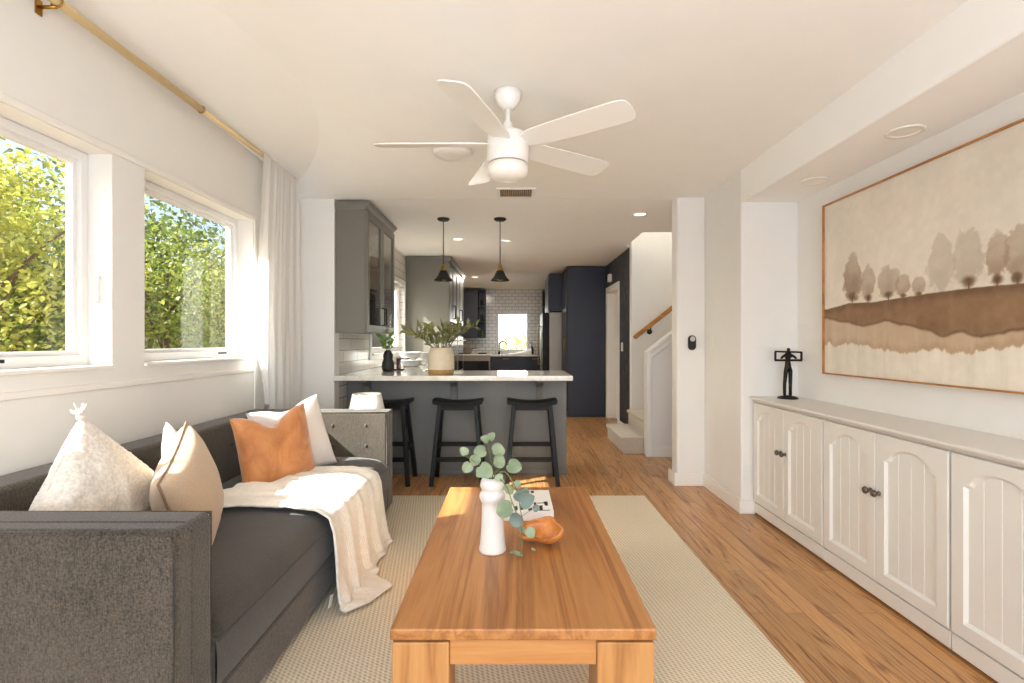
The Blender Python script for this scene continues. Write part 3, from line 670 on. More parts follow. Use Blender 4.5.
# ---------------------------------------------------------------- pendants
def make_pendant(loc, label):
    t = thing('pendant_lamp', (0, 0, 0), label, 'lamp', 'black cone pendants over the breakfast bar')
    obj('canopy', MB().lathe([(0, 0), (.062, 0), (.062, -.008), (.05, -.022), (.01, -.026)], n=28), M['matte_black'], t)
    obj('cord', MB().cyl((0, 0, -.02), (0, 0, -.465), .0045, n=8), M['matte_black'], t)
    obj('socket', MB().lathe([(.008, -.455), (.020, -.465), (.022, -.49), (.028, -.495), (.028, -.515), (.02, -.525)], n=24), M['brass'], t)
    prof = [(.022, -.515), (.034, -.517), (.040, -.530), (.052, -.560), (.070, -.588), (.094, -.612), (.094, -.617), (.066, -.591), (.048, -.563), (.036, -.535), (.02, -.522)]
    obj('lamp_shade', MB().lathe(prof, n=40), M['matte_black'], t)
    obj('bulb', MB().lathe([(.012, -.525), (.016, -.55), (.03, -.585), (.033, -.605), (.024, -.628), (0, -.636)], n=20), M['bulb'], t)
    t.location = loc; return t
p0 = make_pendant((-.68, 5.08, CH), 'black cone pendant lamp hanging nearer the tall grey oven cabinet')
dup(p0, (-.118, 5.08, CH), 'black cone pendant lamp hanging in line with the sink window')

# ---------------------------------------------------------------- ceiling fittings
def downlight(px, py, label, r=.075, lit=None, zc=CH, xy=None):
    if xy is None:
        Y = 512*(zc-1.22)/(341.5-py); x, y = (px-512)*Y/512, Y
    else: x, y = xy
    t = thing('recessed_light', (x, y, zc), label, 'light', 'recessed ceiling lights')
    obj('trim_ring', MB().lathe([(r*.72, -.001), (r*.74, -.006), (r*.98, -.007), (r, -.0005)], (x, y, zc), 32), M['diffuser'], t)
    obj('lens', MB().lathe([(0, -.004), (r*.4, -.0036), (r*.73, -.002)], (x, y, zc), 32, cap=False), M['lens'] if lit else M['diffuser'], t)
    if lit: light('recessed_light_glow', 'AREA', (x, y, zc-.012), lit, (1, .9, .76), (.1, .1), aim=(0, 0, -1))
downlight(640, 214, 'lit recessed ceiling light near the stairs', lit=1.2)
downlight(458, 239, 'recessed ceiling light nearest the tall grey oven cabinet', lit=2)
downlight(505, 240, 'recessed ceiling light behind the second pendant')
downlight(590, 277, 'small recessed ceiling light near the tall navy pantry', lit=28)
downlight(475, 277, 'recessed ceiling light over the range', lit=28)
downlight(0, 0, 'recessed light in the soffit above the painting', .08, None, 2.21, (1.85, 2.41))
downlight(0, 0, 'recessed light in the soffit above the sculpture', .08, None, 2.21, (1.86, 3.15))
t = thing('ceiling_vent', (.03, 4.19, CH), 'white ceiling air vent with brown slats behind the fan', 'vent')
x0, x1, y0, y1 = -.125, .19, 4.06, 4.33
g = MB().ring('z', CH-.009, CH+.002, x0, x1, y0, y1, .028)
obj('frame', g, M['plastic'], t, bevel=.002)
obj('duct', MB().box(x0+.02, x1-.02, y0+.02, y1-.02, CH-.0015, CH-.0005), plain('dark duct', (112, 90, 66), .8), t)
g = MB()
for k in range(17): g.obox((x0+.036+k*.0153, (y0+y1)/2, CH-.006), (.7, 0, .7), (0, 1, 0), (-.7, 0, .7), .0055, .10, .0008)
obj('grille', g, plain('tan vent slats', (198, 178, 150), .6), t)
t = thing('smoke_detector', (-.38, 3.29, CH), 'shallow round white ceiling disc beyond the fan blade', 'detector')
obj('body', MB().lathe([(.12, 0), (.122, -.012), (.11, -.026), (.06, -.034), (0, -.035)], (-.38, 3.29, CH), 40), M['plastic'], t)
obj('base_ring', MB().lathe([(.105, .0), (.128, -.001), (.128, -.008), (.12, -.010)], (-.38, 3.29, CH), 40), M['plastic'], t)

# ceiling fan
FC = Vector((-.02, 2.51, 0))
t = thing('ceiling_fan', (FC.x, FC.y, CH), 'white five blade ceiling fan with cylindrical light', 'fan')
F = lambda prof, n=40: MB().lathe(prof, (FC.x, FC.y, 0), n)
obj('canopy', F([(.066, CH), (.064, CH-.03), (.05, CH-.06), (.03, CH-.08), (.018, CH-.085)]), M['white_fan'], t)
obj('downrod', F([(.0125, CH-.08), (.0125, 2.24)], 20), M['white_fan'], t)
obj('coupling', F([(.014, 2.30), (.022, 2.29), (.026, 2.25), (.035, 2.235), (.06, 2.232)], 28), M['white_fan'], t)
obj('motor_housing', F([(0, 2.236), (.085, 2.236), (.098, 2.228), (.102, 2.215), (.102, 2.125), (.100, 2.095), (.096, 2.090), (0, 2.090)]), M['white_fan'], t)
obj('light_ring', F([(.094, 2.091), (.094, 2.083), (.0, 2.083)]), M['steel'], t)
obj('light_cover', F([(.098, 2.083), (.099, 2.06), (.094, 2.035), (.075, 2.018), (.04, 2.010), (0, 2.008)]), M['diffuser'], t)
for k in range(5):
    a = math.radians(35+72*k); d = Vector((math.cos(a), math.sin(a), 0)); p = Vector((-d.y, d.x, 0)); tl = math.radians(-14)
    pw = p*math.cos(tl)+Vector((0, 0, 1))*math.sin(tl); nn = d.cross(pw); g = MB(); out = []
    prof = [(.085, .035), (.11, .05), (.16, .062), (.35, .070), (.55, .072), (.615, .070), (.640, .058), (.650, .03)]
    for s_ in (1, -1):
        for r, h in (prof if s_ > 0 else prof[::-1]): out.append((r, s_*h))
    ctr = Vector((FC.x, FC.y, 2.185)); n = len(out)
    V = [ctr+d*r+pw*h+nn*.003 for r, h in out]+[ctr+d*r+pw*h-nn*.003 for r, h in out]
    g.add(V, [tuple(range(n)), tuple(reversed(range(n, 2*n)))]+[(i, i+n, (i+1) % n+n, (i+1) % n) for i in range(n)])
    obj('blade', g, M['white_fan'], t, smooth=False)
# ================================================================== LIVING ROOM
# rug
g = MB().box(-1.5, 1.04, .25, 4.02, .0, .012)
tag(obj('area_rug', g, M['rug'], bevel=.004, origin=(0, 0, 0)), 'large woven beige jute rug under the coffee table', 'rug')
RZ = .012

# ---------------------------------------------------------------- sofa
t = thing('sofa', (-1.36, 2.5, RZ), 'long charcoal tuxedo sofa with button tufted back under the windows', 'sofa')
SB, SFX, SY0, SY1, ST = -1.865, -.86, 1.31, 3.70, .735
def slab(name, x0, x1, y0, y1, z0, z1, mat, bev, parent, crown=0):
    return obj(name, MB().box(x0, x1, y0, y1, z0, z1), mat, parent, bevel=bev, seg=4)
arm1 = slab('armrest', SB, SFX, SY0, SY0+.165, .05, ST, M['sofa'], .022, t)
arm2 = slab('armrest', SB, SFX, SY1-.165, SY1, .05, ST, M['sofa'], .022, t)
back = slab('backrest', SB, SB+.17, SY0+.165, SY1-.165, .05, ST, M['sofa'], .022, t)
def loop_tube(pts, r, mat, parent): obj('welt', MB().tube(pts, r, 6, cap=False, closed=True), mat, parent)
for a, ys in ((arm1, (SY0+.004, SY0+.161)), (arm2, (SY1-.161, SY1-.004))):
    for y in ys:
        e = .010; loop_tube([(SB+e, y, .06), (SB+e, y, ST-e+.004), (SFX-e+.004, y, ST-e+.004), (SFX-e+.004, y, .06)], .0055, M['sofa'], a)
    ym = (ys[0]*.62+ys[1]*.38); loop_tube([(SB+.02, ym, ST-.001), (SFX-.02, ym, ST-.001), (SFX-.0005, ym, ST-.02), (SFX-.0005, ym, .07), (SFX-.0005, ym+.002, .07), (SFX-.02, ym+.002, ST-.001)], .004, M['sofa'], a)
# seat cushion with a crowned top
cx0, cx1, cy0, cy1 = SB+.17, SFX+.004, SY0+.167, SY1-.167
nzs = vnoise(21)
def seat_top(u, v):
    x = cx0+(cx1-cx0)*u; y = cy0+(cy1-cy0)*v
    k = (max(0, 1-abs(2*u-1)**5)**.5)*(max(0, 1-abs(2*v-1)**40)**.5)
    return (x, y, .355+.085*k+.003*nzs(x*6, y*4)*k)
g = MB().grid(seat_top, 34, 70)
def side(x0, x1, y0, y1): 
    return None
B0 = .205
for fx in (0, 1): g.grid(lambda u, v, fx=fx: (lambda p: (p[0]+(.006*math.sin(PI*v)*(1 if fx else -1)), p[1], B0+(p[2]-B0)*v))(seat_top(fx, u)), 70, 5)
for fy in (0, 1): g.grid(lambda u, v, fy=fy: (lambda p: (p[0], p[1], B0+(p[2]-B0)*v))(seat_top(u, fy)), 34, 5)
cush = obj('seat_cushion', g, M['sofa_top'], t)
for z in (.352, .212): loop_tube([(cx1+.002, cy0+.012, z), (cx1+.002, (cy0+cy1)/2, z), (cx1+.002, cy1-.012, z), (cx0+.02, cy1-.004, z), (cx0+.02, cy0+.004, z)], .0055, M['sofa_top'], cush)
slab('base', SB+.02, SFX-.002, SY0+.165, SY1-.165, .045, .20, M['sofa'], .012, t)
for x in (SB+.06, SFX-.05):
    for y in (SY0+.06, SY1-.06): obj('foot', MB().lathe([(.018, 0), (.026, .05), (0, .052)], (x, y, RZ), 16), M['black'], t)
for y in [1.75+.27*k for k in range(7)]:
    for z in (.60,): obj('button', MB().lathe([(.017, .0), (.015, .006), (.006, .011), (0, .012)], (SB+.17, y, z), 14, 'x'), M['sofa'], t)
for x in (-1.52, -1.24, -1.01):
    for z in (.64, .50): obj('button', MB().lathe([(.012, 0), (.011, .003), (.006, .006), (0, .006)], (0, 0, 0), 14, 'y'), M['sofa'], t)
# lay the arm buttons on the inner face of the far arm
bt = [o for o in t.children if o.name.startswith('button')][7:]
for o, (x, z) in zip(bt, [(x, z) for x in (-1.52, -1.24, -1.01) for z in (.64, .50)]):
    me = o.data
    for v in me.vertices:
        wv = v.co+Vector(wloc(t)); v.co = Vector((x+wv.z, SY1-.165-wv.y, z+wv.x))-Vector(wloc(t))
    me.update()

# ---------------------------------------------------------------- cushions
def cushion(name, c, a, b, w_, h_, th, mat, label, dent=0, seed=1, wr=.006, piping=None, n=34, tassel=None, pinch=.07, fuzz=0):
    a = Vector(a).normalized(); b = Vector(b); b = (b-a*b.dot(a)).normalized(); nn = a.cross(b); c = Vector(c); nz = vnoise(seed); rz = random.Random(seed)
    def edge(u, v):
        x = u*(1-pinch*(1-v*v)); y = v*(1-pinch*(1-u*u))
        if dent: y -= dent*math.exp(-(u/.42)**2)*max(0, (v+1)/2)**3
        return x*w_/2, y*h_/2
    def P(u, v, s):
        x, y = edge(u, v); k = max(0, (1-u**2)*(1-v**2)); th_ = th/2*(k**.42)
        wv = wr*nz(x*16, y*16, s*3)*min(1, k*4)+wr*.6*nz(x*45+9, y*30, s)*min(1, k*5)
        if dent: th_ *= 1+.25*math.exp(-(u/.5)**2)*-max(0, v)
        fz = fuzz*min(1, k*30+.35); return c+a*(x+rz.uniform(-1, 1)*fz)+b*(y+rz.uniform(-1, 1)*fz)+nn*(s*th_+wv+s*rz.uniform(-.2, 1)*fz)
    g = MB()
    g.grid(lambda i, j: P(2*i-1, 2*j-1, 1), n, n); g.grid(lambda i, j: P(2*i-1, 2*j-1, -1), n, n, flip=True)
    t = thing(name, c-b*h_/2, label, 'cushion', 'cushions on the charcoal sofa')
    o = obj('cover', g, mat, t)
    bm = bmesh.new(); bm.from_mesh(o.data); bmesh.ops.remove_doubles(bm, verts=bm.verts, dist=.0006); bmesh.ops.recalc_face_normals(bm, faces=bm.faces); bm.to_mesh(o.data); bm.free()
    q = [(-1+2*k/16, -1) for k in range(16)]+[(1, -1+2*k/16) for k in range(16)]+[(1-2*k/16, 1) for k in range(16)]+[(-1, 1-2*k/16) for k in range(16)]
    if piping: obj('piping', MB().tube([P(u, v, 0) for u, v in q], .0045, 6, cap=False, closed=True), piping, t)
    if tassel:
        for (u, v) in tassel:
            p = P(u, v, 0); d = (p-c).normalized(); k = MB(); r2 = random.Random(seed)
            k.lathe([(.0, -.012), (.012, -.006), (.013, .006), (0, .012)], tuple(p), 10)
            for _ in range(16):
                e = d+Vector((r2.uniform(-1, 1), r2.uniform(-1, 1), r2.uniform(-1, 1)))*.55
                k.tube([p, p+e*.02, p+e*.038+Vector((0, 0, -.004))], [.0028, .0022, .0012], 5)
            obj('tassel', k, mat, t)
    return t
q = Vector((.97, .05, .12)).normalized(); up = Vector((0, 0, 1)); up = (up-q*up.dot(q)).normalized(); sd = up.cross(q)
ro = math.radians(-40); a_ = sd*math.cos(ro)+up*math.sin(ro); b_ = up*math.cos(ro)-sd*math.sin(ro)
fl = cushion('fluffy_cushion', (-1.435, 1.785, .61), a_, b_, .50, .50, .19, M['fluffy'], 'fluffy cream cushion with corner tassels behind the nearest sofa arm', seed=4, wr=.012, tassel=[(-1, 1), (1, 1)], pinch=.03, n=90, fuzz=.0022)
# white cushion behind the tan one
def frame(nrm, roll):
    q = Vector(nrm).normalized(); up = Vector((0, 0, 1)); up = (up-q*up.dot(q)).normalized(); sd = up.cross(q); r = math.radians(roll)
    return sd*math.cos(r)+up*math.sin(r), up*math.cos(r)-sd*math.sin(r)
a_, b_ = frame((.86, .42, .35), 28)
cushion('white_cushion', (-1.40, 2.22, .60), a_, b_, .42, .42, .14, M['ivory_cotton'], 'white cushion tucked behind the tan cushion against the sofa back', seed=8)
a_, b_ = frame((.93, .30, .16), 20)
cushion('tan_cushion', (-1.255, 1.99, .615), a_, b_, .44, .43, .21, M['tan_cotton'], 'tan cotton cushion with dark piping standing on its edge', seed=9, wr=.004, piping=M['tan_piping'])
a_, b_ = frame((.80, -.60, .16), 6)
cushion('rust_cushion', (-1.305, 2.83, .63), a_, b_, .43, .43, .17, M['rust'], 'rust orange velvet cushion with a dented top', dent=.36, seed=12, wr=.008)
a_, b_ = frame((.74, -.67, .26), 10)
cushion('linen_cushion', (-1.325, 3.11, .625), a_, b_, .45, .46, .17, M['white_linen'], 'pale linen cushion leaning behind the rust orange cushion', dent=.16, seed=15, wr=.005)

# ---------------------------------------------------------------- throw
PR0 = [(-1.42, .462), (-1.2, .462), (-1.0, .458), (-.90, .448), (-.845, .415), (-.825, .36), (-.812, .26), (-.800, .16), (-.785, .08)]
nt = vnoise(33)
def throw(u, v):
    reach = np.interp(u, (0, .12, .30, .45, .6, 1), (-.745, -.66, -.60, -.70, -.74, -.752))
    PR = PR0+[(-.765, .036), (-.74, .026), (reach, .024)]
    cum = [0]
    for p, q in zip(PR, PR[1:]): cum.append(cum[-1]+math.hypot(q[0]-p[0], q[1]-p[1]))
    s = v*cum[-1]; i = max(0, min(len(PR)-2, sum(1 for c_ in cum if c_ <= s)-1)); f = (s-cum[i])/(cum[i+1]-cum[i])
    x = PR[i][0]+(PR[i+1][0]-PR[i][0])*f; z = PR[i][1]+(PR[i+1][1]-PR[i][1])*f
    seat_ = max(0, min(1, (-.86-x)/.1)); fall = 1-seat_; low = max(0, min(1, (.40-z)/.3))
    near = 2.28+.05*math.sin(v*5)+.06*max(0, .35-v); far = 2.98+.16*min(1, v*1.6)
    y = near+(far-near)*u
    fold = math.sin(u*2*PI*4.3+1.2*math.sin(v*4)+.6)*.5+math.sin(u*2*PI*7.7+2.0+v)*.22+.18*nt(u*14, v*4)
    x += fall*(.018+.026*fold*(.4+.6*low)+.02*low*abs(fold))*(1 if z > .05 else .6)
    y -= fall*low*.10*(u-.15)
    z += seat_*(.018*(nt(x*9, y*9)+1)*.5+.009*fold+.011*max(0, nt(x*25, y*25))+.004*nt(x*60, y*60))+fall*(1-low)*.012*fold
    if z < .045: z = max(.024, z)+.010*max(0, fold+.3)
    edge_drop = max(0, .06-u)/.06+max(0, u-.95)/.05
    z -= seat_*.014*edge_drop
    return (x, y, max(z, .022))
g = MB().grid(lambda u, v: throw(u, v), 90, 110)
th = obj('throw_blanket', g, M['throw']); tag(th, 'cream knit throw draped over the sofa seat down to the rug', 'blanket')
m = th.modifiers.new('solid', 'SOLIDIFY'); m.thickness = .010; m.offset = 1
obj('care_tag', MB().obox((-.80, 2.262, .075), (0.2, 1, 0), (.15, 0, 1), (1, 0, -.15), .012, .028, .0012), M['plastic'], th)

# ---------------------------------------------------------------- coffee table
TX0, TX1, TY0, TY1, TZ = -.328, .388, 1.371, 2.71, .45
t = thing('coffee_table', ((TX0+TX1)/2, (TY0+TY1)/2, RZ), 'large honey coloured solid wood coffee table on the rug', 'table')
obj('tabletop', MB().box(TX0, TX1, TY0, TY1, TZ-.032, TZ), M['table'], t, bevel=.005)
L_ = .155
for x in (TX0+.004, TX1-.004-L_):
    for y in (TY0+.006, TY1-.006-L_): obj('leg', MB().box(x, x+L_, y, y+L_, RZ, TZ-.040), M['table_leg'], t, bevel=.005)
obj('spacer', MB().box(TX0+.02, TX1-.02, TY0+.022, TY1-.022, TZ-.042, TZ-.031), M['table_leg'], t)
for y in (TY0+.014, TY1-.036): obj('apron', MB().box(TX0+.004+L_, TX1-.004-L_, y, y+.022, TZ-.105, TZ-.034), M['table_cross'], t, bevel=.003)
for x in (TX0+.014, TX1-.036): obj('apron', MB().box(x, x+.022, TY0+.006+L_, TY1-.006-L_, TZ-.105, TZ-.034), M['table'], t, bevel=.003)

# vase, eucalyptus, book, bowl
VX, VY = -.072, 1.885
prof = [(0, 0), (.046, 0), (.050, .004), (.050, .010), (.046, .03), (.043, .07), (.0405, .12), (.039, .165), (.0385, .178), (.042, .184), (.0465, .194), (.0475, .203), (.045, .213), (.040, .221), (.039, .225), (.042, .231), (.0455, .242), (.044, .256), (.037, .266), (.029, .270), (.026, .270), (.026, .262), (.034, .245), (.034, .1), (0, .02)]
prof = [(r, z) for r, z in prof]
tag(obj('ceramic_vase', MB().lathe(prof, (VX, VY, TZ), 48), M['ceramic']), 'tall matte white ceramic vase with two rings at the neck on the coffee table', 'vase')
t = thing('eucalyptus_stems', (VX, VY, TZ+.25), 'grey green eucalyptus stems leaning out of the tall white vase', 'plant')
Z7 = lambda zx, zy, Y: at(440+zx/4.55, 420+zy/4.55, Y)
mouth = Vector((VX, VY, TZ+.262)); inner = Vector((VX, VY, TZ+.12))
stems = {'a': [inner, mouth, Z7(240, 230, 1.88), Z7(225, 160, 1.87), Z7(213, 95, 1.86)],
         'b': [inner, mouth+Vector((-.01, -.008, 0)), Z7(215, 235, 1.83), Z7(165, 195, 1.82), Z7(110, 160, 1.81)],
         'c': [inner, mouth+Vector((.012, 0, 0)), Z7(290, 235, 1.87), Z7(330, 280, 1.84), Z7(355, 340, 1.82), Z7(368, 420, 1.80), Z7(392, 500, 1.80)],
         'd': [inner, mouth+Vector((.012, -.01, 0)), Z7(300, 300, 1.80), Z7(330, 380, 1.79), Z7(365, 470, 1.79), Z7(375, 560, 1.80), Z7(365, 612, 1.82)],
         'e': [inner, mouth+Vector((.005, .01, 0)), Z7(275, 220, 1.92), Z7(318, 200, 1.93)]}
def smooth(pts, n=5):
    out = []
    for i in range(len(pts)-1):
        p0, p1, p2, p3 = pts[max(i-1, 0)], pts[i], pts[i+1], pts[min(i+2, len(pts)-1)]
        for k in range(n):
            q = k/n; out.append(.5*((2*p1)+(p2-p0)*q+(2*p0-5*p1+4*p2-p3)*q*q+(3*p1-p0-3*p2+p3)*q**3))
    return out+[pts[-1]]
for k, s in stems.items():
    pts = smooth(s); obj('stem', MB().tube(pts, [.0026-.0012*i/len(pts) for i in range(len(pts))], 6), M['stem_green'], t)
LV = [(205, 90, 1.86, .017, 'l'), (235, 75, 1.87, .016, 'l'), (108, 145, 1.81, .018, 'l'), (125, 213, 1.81, .021, 'l'), (158, 185, 1.82, .021, 'l'), (185, 140, 1.85, .024, 'l'), (203, 228, 1.80, .030, 'l'), (262, 140, 1.88, .027, 'l'), (265, 188, 1.86, .027, 'l'), (335, 208, 1.92, .029, 'l'),
      (316, 312, 1.86, .022, 'l'), (350, 290, 1.88, .016, 'l'), (298, 408, 1.79, .033, 'l'), (360, 345, 1.82, .022, 'd'), (390, 362, 1.80, .030, 'd'), (350, 452, 1.78, .026, 'd'), (408, 512, 1.79, .020, 'l'), (435, 400, 1.84, .014, 'd'), (270, 265, 1.84, .016, 'l'), (390, 325, 1.85, .013, 'd'), (355, 622, 1.82, .016, 'l'), (332, 607, 1.83, .011, 'l'), (425, 592, 1.86, .009, 'l'), (178, 248, 1.83, .012, 'l'), (372, 500, 1.80, .012, 'd')]
gl, gd = MB(), MB(); r2 = random.Random(2)
allp = [(p, k) for k, s in stems.items() for p in smooth(s)[5:]]
for zx, zy, Y, r, kd in LV:
    c_ = Z7(zx, zy, Y); near = min(allp, key=lambda q: (q[0]-c_).length)[0]
    d = c_-near; d = d.normalized() if d.length > .004 else Vector((r2.uniform(-1, 1), 0, r2.uniform(-1, 1))).normalized()
    low = c_.z < TZ+.03
    n_ = Vector((r2.uniform(-.5, .5), -1, r2.uniform(-.1, .7))) if not low else Vector((.1, -.3, 1))
    if low: d = Vector((1 if zx > 345 else -1, .3, .15)).normalized(); c_.z = max(c_.z, TZ+.010)
    d = (d-n_*d.dot(n_)/n_.length_squared).normalized()
    (gl if kd == 'l' else gd).disc_leaf(c_-d*r, d, n_, r, k=14)
    if not low: (gl if kd == 'l' else gd).tube([near, c_-d*r*.9], .001, 4)
obj('leaves', gl, M['leaf_euc'], t); obj('dark_leaves', gd, M['leaf_euc_dark'], t)

t = thing('coffee_table_book', (.06, 2.36, TZ), 'white hardcover book with black lettering lying behind the vase', 'book')
bx0, bx1, by0, by1, bz0, bz1 = -.062, .180, 2.20, 2.515, TZ, TZ+.040
obj('pages', MB().box(bx0+.004, bx1-.004, by0+.004, by1-.004, bz0+.003, bz1-.003), M['paper'], t)
obj('cover', MB().box(bx0, bx1, by0, by1, bz1-.003, bz1).box(bx0, bx1, by0, by1, bz0, bz0+.003).box(bx0, bx1, by0, by0+.003, bz0+.003, bz1-.003), M['cover'], t)
BZ = lambda zx, zy: (lambda p: (p.x, p.y))((lambda Y: Vector(((440+zx/4.55-512)*Y/512, Y)))(512*(1.22-bz1)/(420+zy/4.55-341.5)))
g = MB()
def blot(pts, z=bz1+.0006):
    g.prism([BZ(*p) for p in pts], bz1-.0005, z, 'z')
for cx_, cy_ in ((345, 402), (372, 400)): blot([(cx_-7, cy_-8), (cx_+5, cy_-11), (cx_+9, cy_), (cx_+7, cy_+9), (cx_-6, cy_+9)])
blot([(400, 406), (418, 398), (422, 410), (404, 413)])
blot([(452, 390), (466, 388), (468, 410), (453, 411)]); blot([(440, 410), (500, 409), (500, 412), (440, 413)]); blot([(472, 372), (489, 371), (492, 388), (482, 391), (474, 384)]); blot([(440, 377), (473, 376), (473, 379), (440, 380)])
blot([(425, 376), (437, 374), (438, 384), (428, 388)]); blot([(412, 323), (426, 322), (428, 331), (415, 333)]); blot([(300, 330), (320, 329), (320, 333), (300, 334)])
obj('lettering', g, M['ink'], t)

# carved wooden bowl, lying tilted with its hollow towards the vase
c_ = Vector((.112, 1.955, TZ)); nb = vnoise(41)
tilt = Matrix.Rotation(math.radians(20), 3, 'X') @ Matrix.Rotation(math.radians(-16), 3, 'Y') @ Matrix.Rotation(math.radians(-18), 3, 'Z')
def bowl(u, v):
    a = 2*PI*u; q = v*2
    if q <= 1: ph = q*PI/2*1.05; rr_ = math.sin(ph); z = -math.cos(ph)*.052; k = 1.0
    else: ph = (2-q)*PI/2*1.05; rr_ = math.sin(ph)*.90; z = -math.cos(ph)*.040+.001; k = .93
    lump = 1+.10*math.cos(2*a+.5)+.10*math.cos(3*a+1.8)+.05*math.cos(5*a)
    fac = round(2.2*nb(math.cos(a)*2.2, math.sin(a)*2.2, z*30))/2.2*.07
    r = .074*rr_*lump*(1+fac); p = Vector((r*1.10*math.cos(a), r*.88*math.sin(a), z*(1+.2*math.sin(a+1))))
    return p
pts = [tilt @ bowl(i/44, j/25) for j in range(26) for i in range(44)]; zm = min(p.z for p in pts)
g = MB().grid(lambda u, v: c_+(tilt @ bowl(u, v))-Vector((0, 0, zm-.0005)), 44, 26, wrap_u=True)
tag(obj('wooden_bowl', g, M['burl'], smooth=True), 'small carved orange wood bowl lying beside the white book', 'bowl')

# lamp on a side table, half hidden behind the far arm
t = thing('side_table', (-1.12, 3.96, 0), 'low round dark side table behind the far sofa arm', 'table')
obj('tabletop', MB().lathe([(0, .45), (.19, .45), (.195, .455), (.195, .465), (.19, .47), (0, .47)], (-1.12, 3.95, 0), 40), M['black'], t)
for k in range(3):
    a = 2*PI*k/3+.5; obj('leg', MB().tube([(-1.12+.17*math.cos(a), 3.95+.17*math.sin(a), .0), (-1.12+.10*math.cos(a), 3.95+.10*math.sin(a), .452)], [.012, .018], 10), M['black'], t)
t = thing('table_lamp', (-1.12, 3.95, .47), 'white linen table lamp behind the far sofa arm', 'lamp')
obj('base', MB().lathe([(0, 0), (.07, 0), (.07, .012), (.03, .03), (.045, .07), (.05, .10), (.02, .15), (.012, .17)], (-1.12, 3.95, .47), 32), M['ceramic'], t)
obj('pole', MB().cyl((-1.12, 3.95, .63), (-1.12, 3.95, .80), .006, n=10), M['brass'], t)
obj('lamp_shade', MB().lathe([(.148, .625), (.108, .818), (.105, .818), (.145, .628)], (-1.12, 3.95, 0), 44, cap=False), M['shade'], t)
obj('bulb', MB().lathe([(0, .80), (.02, .79), (.03, .765), (.02, .74), (0, .73)], (-1.12, 3.95, 0), 16), M['diffuser'], t)
obj('shade_ring', MB().box(-1.226, -1.014, 3.948, 3.952, .808, .812), M['brass'], t)

# ---------------------------------------------------------------- curtain and rod
RXc, RZc = -1.805, 2.568
t = thing('curtain_rod', (RXc, 2.6, RZc), 'pale gold curtain rod high along the window wall', 'curtain rod')
obj('rod', MB().cyl((RXc, .6, RZc), (RXc, 2.98, RZc), .019, n=20), M['gold'], t)
obj('inner_rod', MB().cyl((RXc, 2.9, RZc), (RXc, 4.30, RZc), .0145, n=20), M['gold'], t)
obj('joint_ring', MB().tube([(RXc+.0205*math.cos(2*PI*k/20), 2.975, RZc+.0205*math.sin(2*PI*k/20)) for k in range(20)], .003, 6, closed=True), M['brass'], t)
obj('finial', MB().lathe([(.012, 0), (.02, .008), (.014, .016), (.026, .03), (.03, .045), (.022, .062), (0, .07)], (RXc, 4.298, RZc), 24, 'y'), M['bronze_knob'], t)
for y in (2.03, 4.20):
    b_ = obj('bracket', MB().tube([(RXc, y, RZc-.022), (LX+.004, y, RZc-.022)], .007, 8).obox((LX+.003, y, RZc-.022), (1, 0, 0), (0, 1, 0), (0, 0, 1), .003, .014, .03), M['brass'], t)
    obj('ring', MB().tube([(RXc+.024*math.cos(2*PI*k/20), y, RZc+.024*math.sin(2*PI*k/20)) for k in range(20)], .0035, 6, closed=True), M['brass'], b_)
nc = vnoise(51)
def drape(u, v):
    q = 1-v; wdt = .60+.12*min(1, q*2.2)
    y = 4.275+.03*q-(1-u)*wdt*(1+.03*math.sin(q*3))
    fold = math.sin(u*2*PI*6+.5*math.sin(q*5)+.7)*.6+math.sin(u*2*PI*11+2+q)*.3
    x = RXc+.022+fold*(.004+.018*min(1, q*1.6))+.008*nc(u*9, q*3)*min(1, q*4)
    z = RZc+.028-q*(RZc+.008)
    y += max(0, 3.722-y)*max(0, min(1, (1.15-z)/.35))*(1-u)**0
    return (x, y, z)
g = MB().grid(drape, 150, 60)
cu = tag(obj('curtain', g, M['sheer']), 'sheer white curtain gathered at the far end of the rod', 'curtain')

# ---------------------------------------------------------------- built-in sideboard
SX, STZ = 1.706, .83
def cathedral(yc, hw, z0, z1, n=25):
    """outline (y,z) of the arched field, from bottom left round to bottom right"""
    P = [(yc-hw, z0)]; sh = z1-.075
    P += [(yc-hw, z0+(sh-z0)*k/6) for k in range(1, 7)]
    for k in range(n+1):
        s = -1+2*k/n
        if abs(s) > .84: z = sh+.008*math.sin((1-abs(s))/.16*PI/2)
        else: z = sh+.008+.062*(1-(abs(s)/.84)**2.2)**.75
        P.append((yc+hw*s, z))
    P += [(yc+hw, z0+(sh-z0)*k/6) for k in range(6, 0, -1)]+[(yc+hw, z0)]
    P += [(yc+hw-2*hw*k/10, z0) for k in range(1, 10)]
    return P
def project(P, y0, y1, z0, z1):
    yc, zc = (y0+y1)/2, (z0+z1)/2; out = []
    for y, z in P:
        dy, dz = y-yc, z-zc; k = 1/max(abs(dy)/((y1-y0)/2), abs(dz)/((z1-z0)/2)); out.append((yc+dy*k, zc+dz*k))
    return out
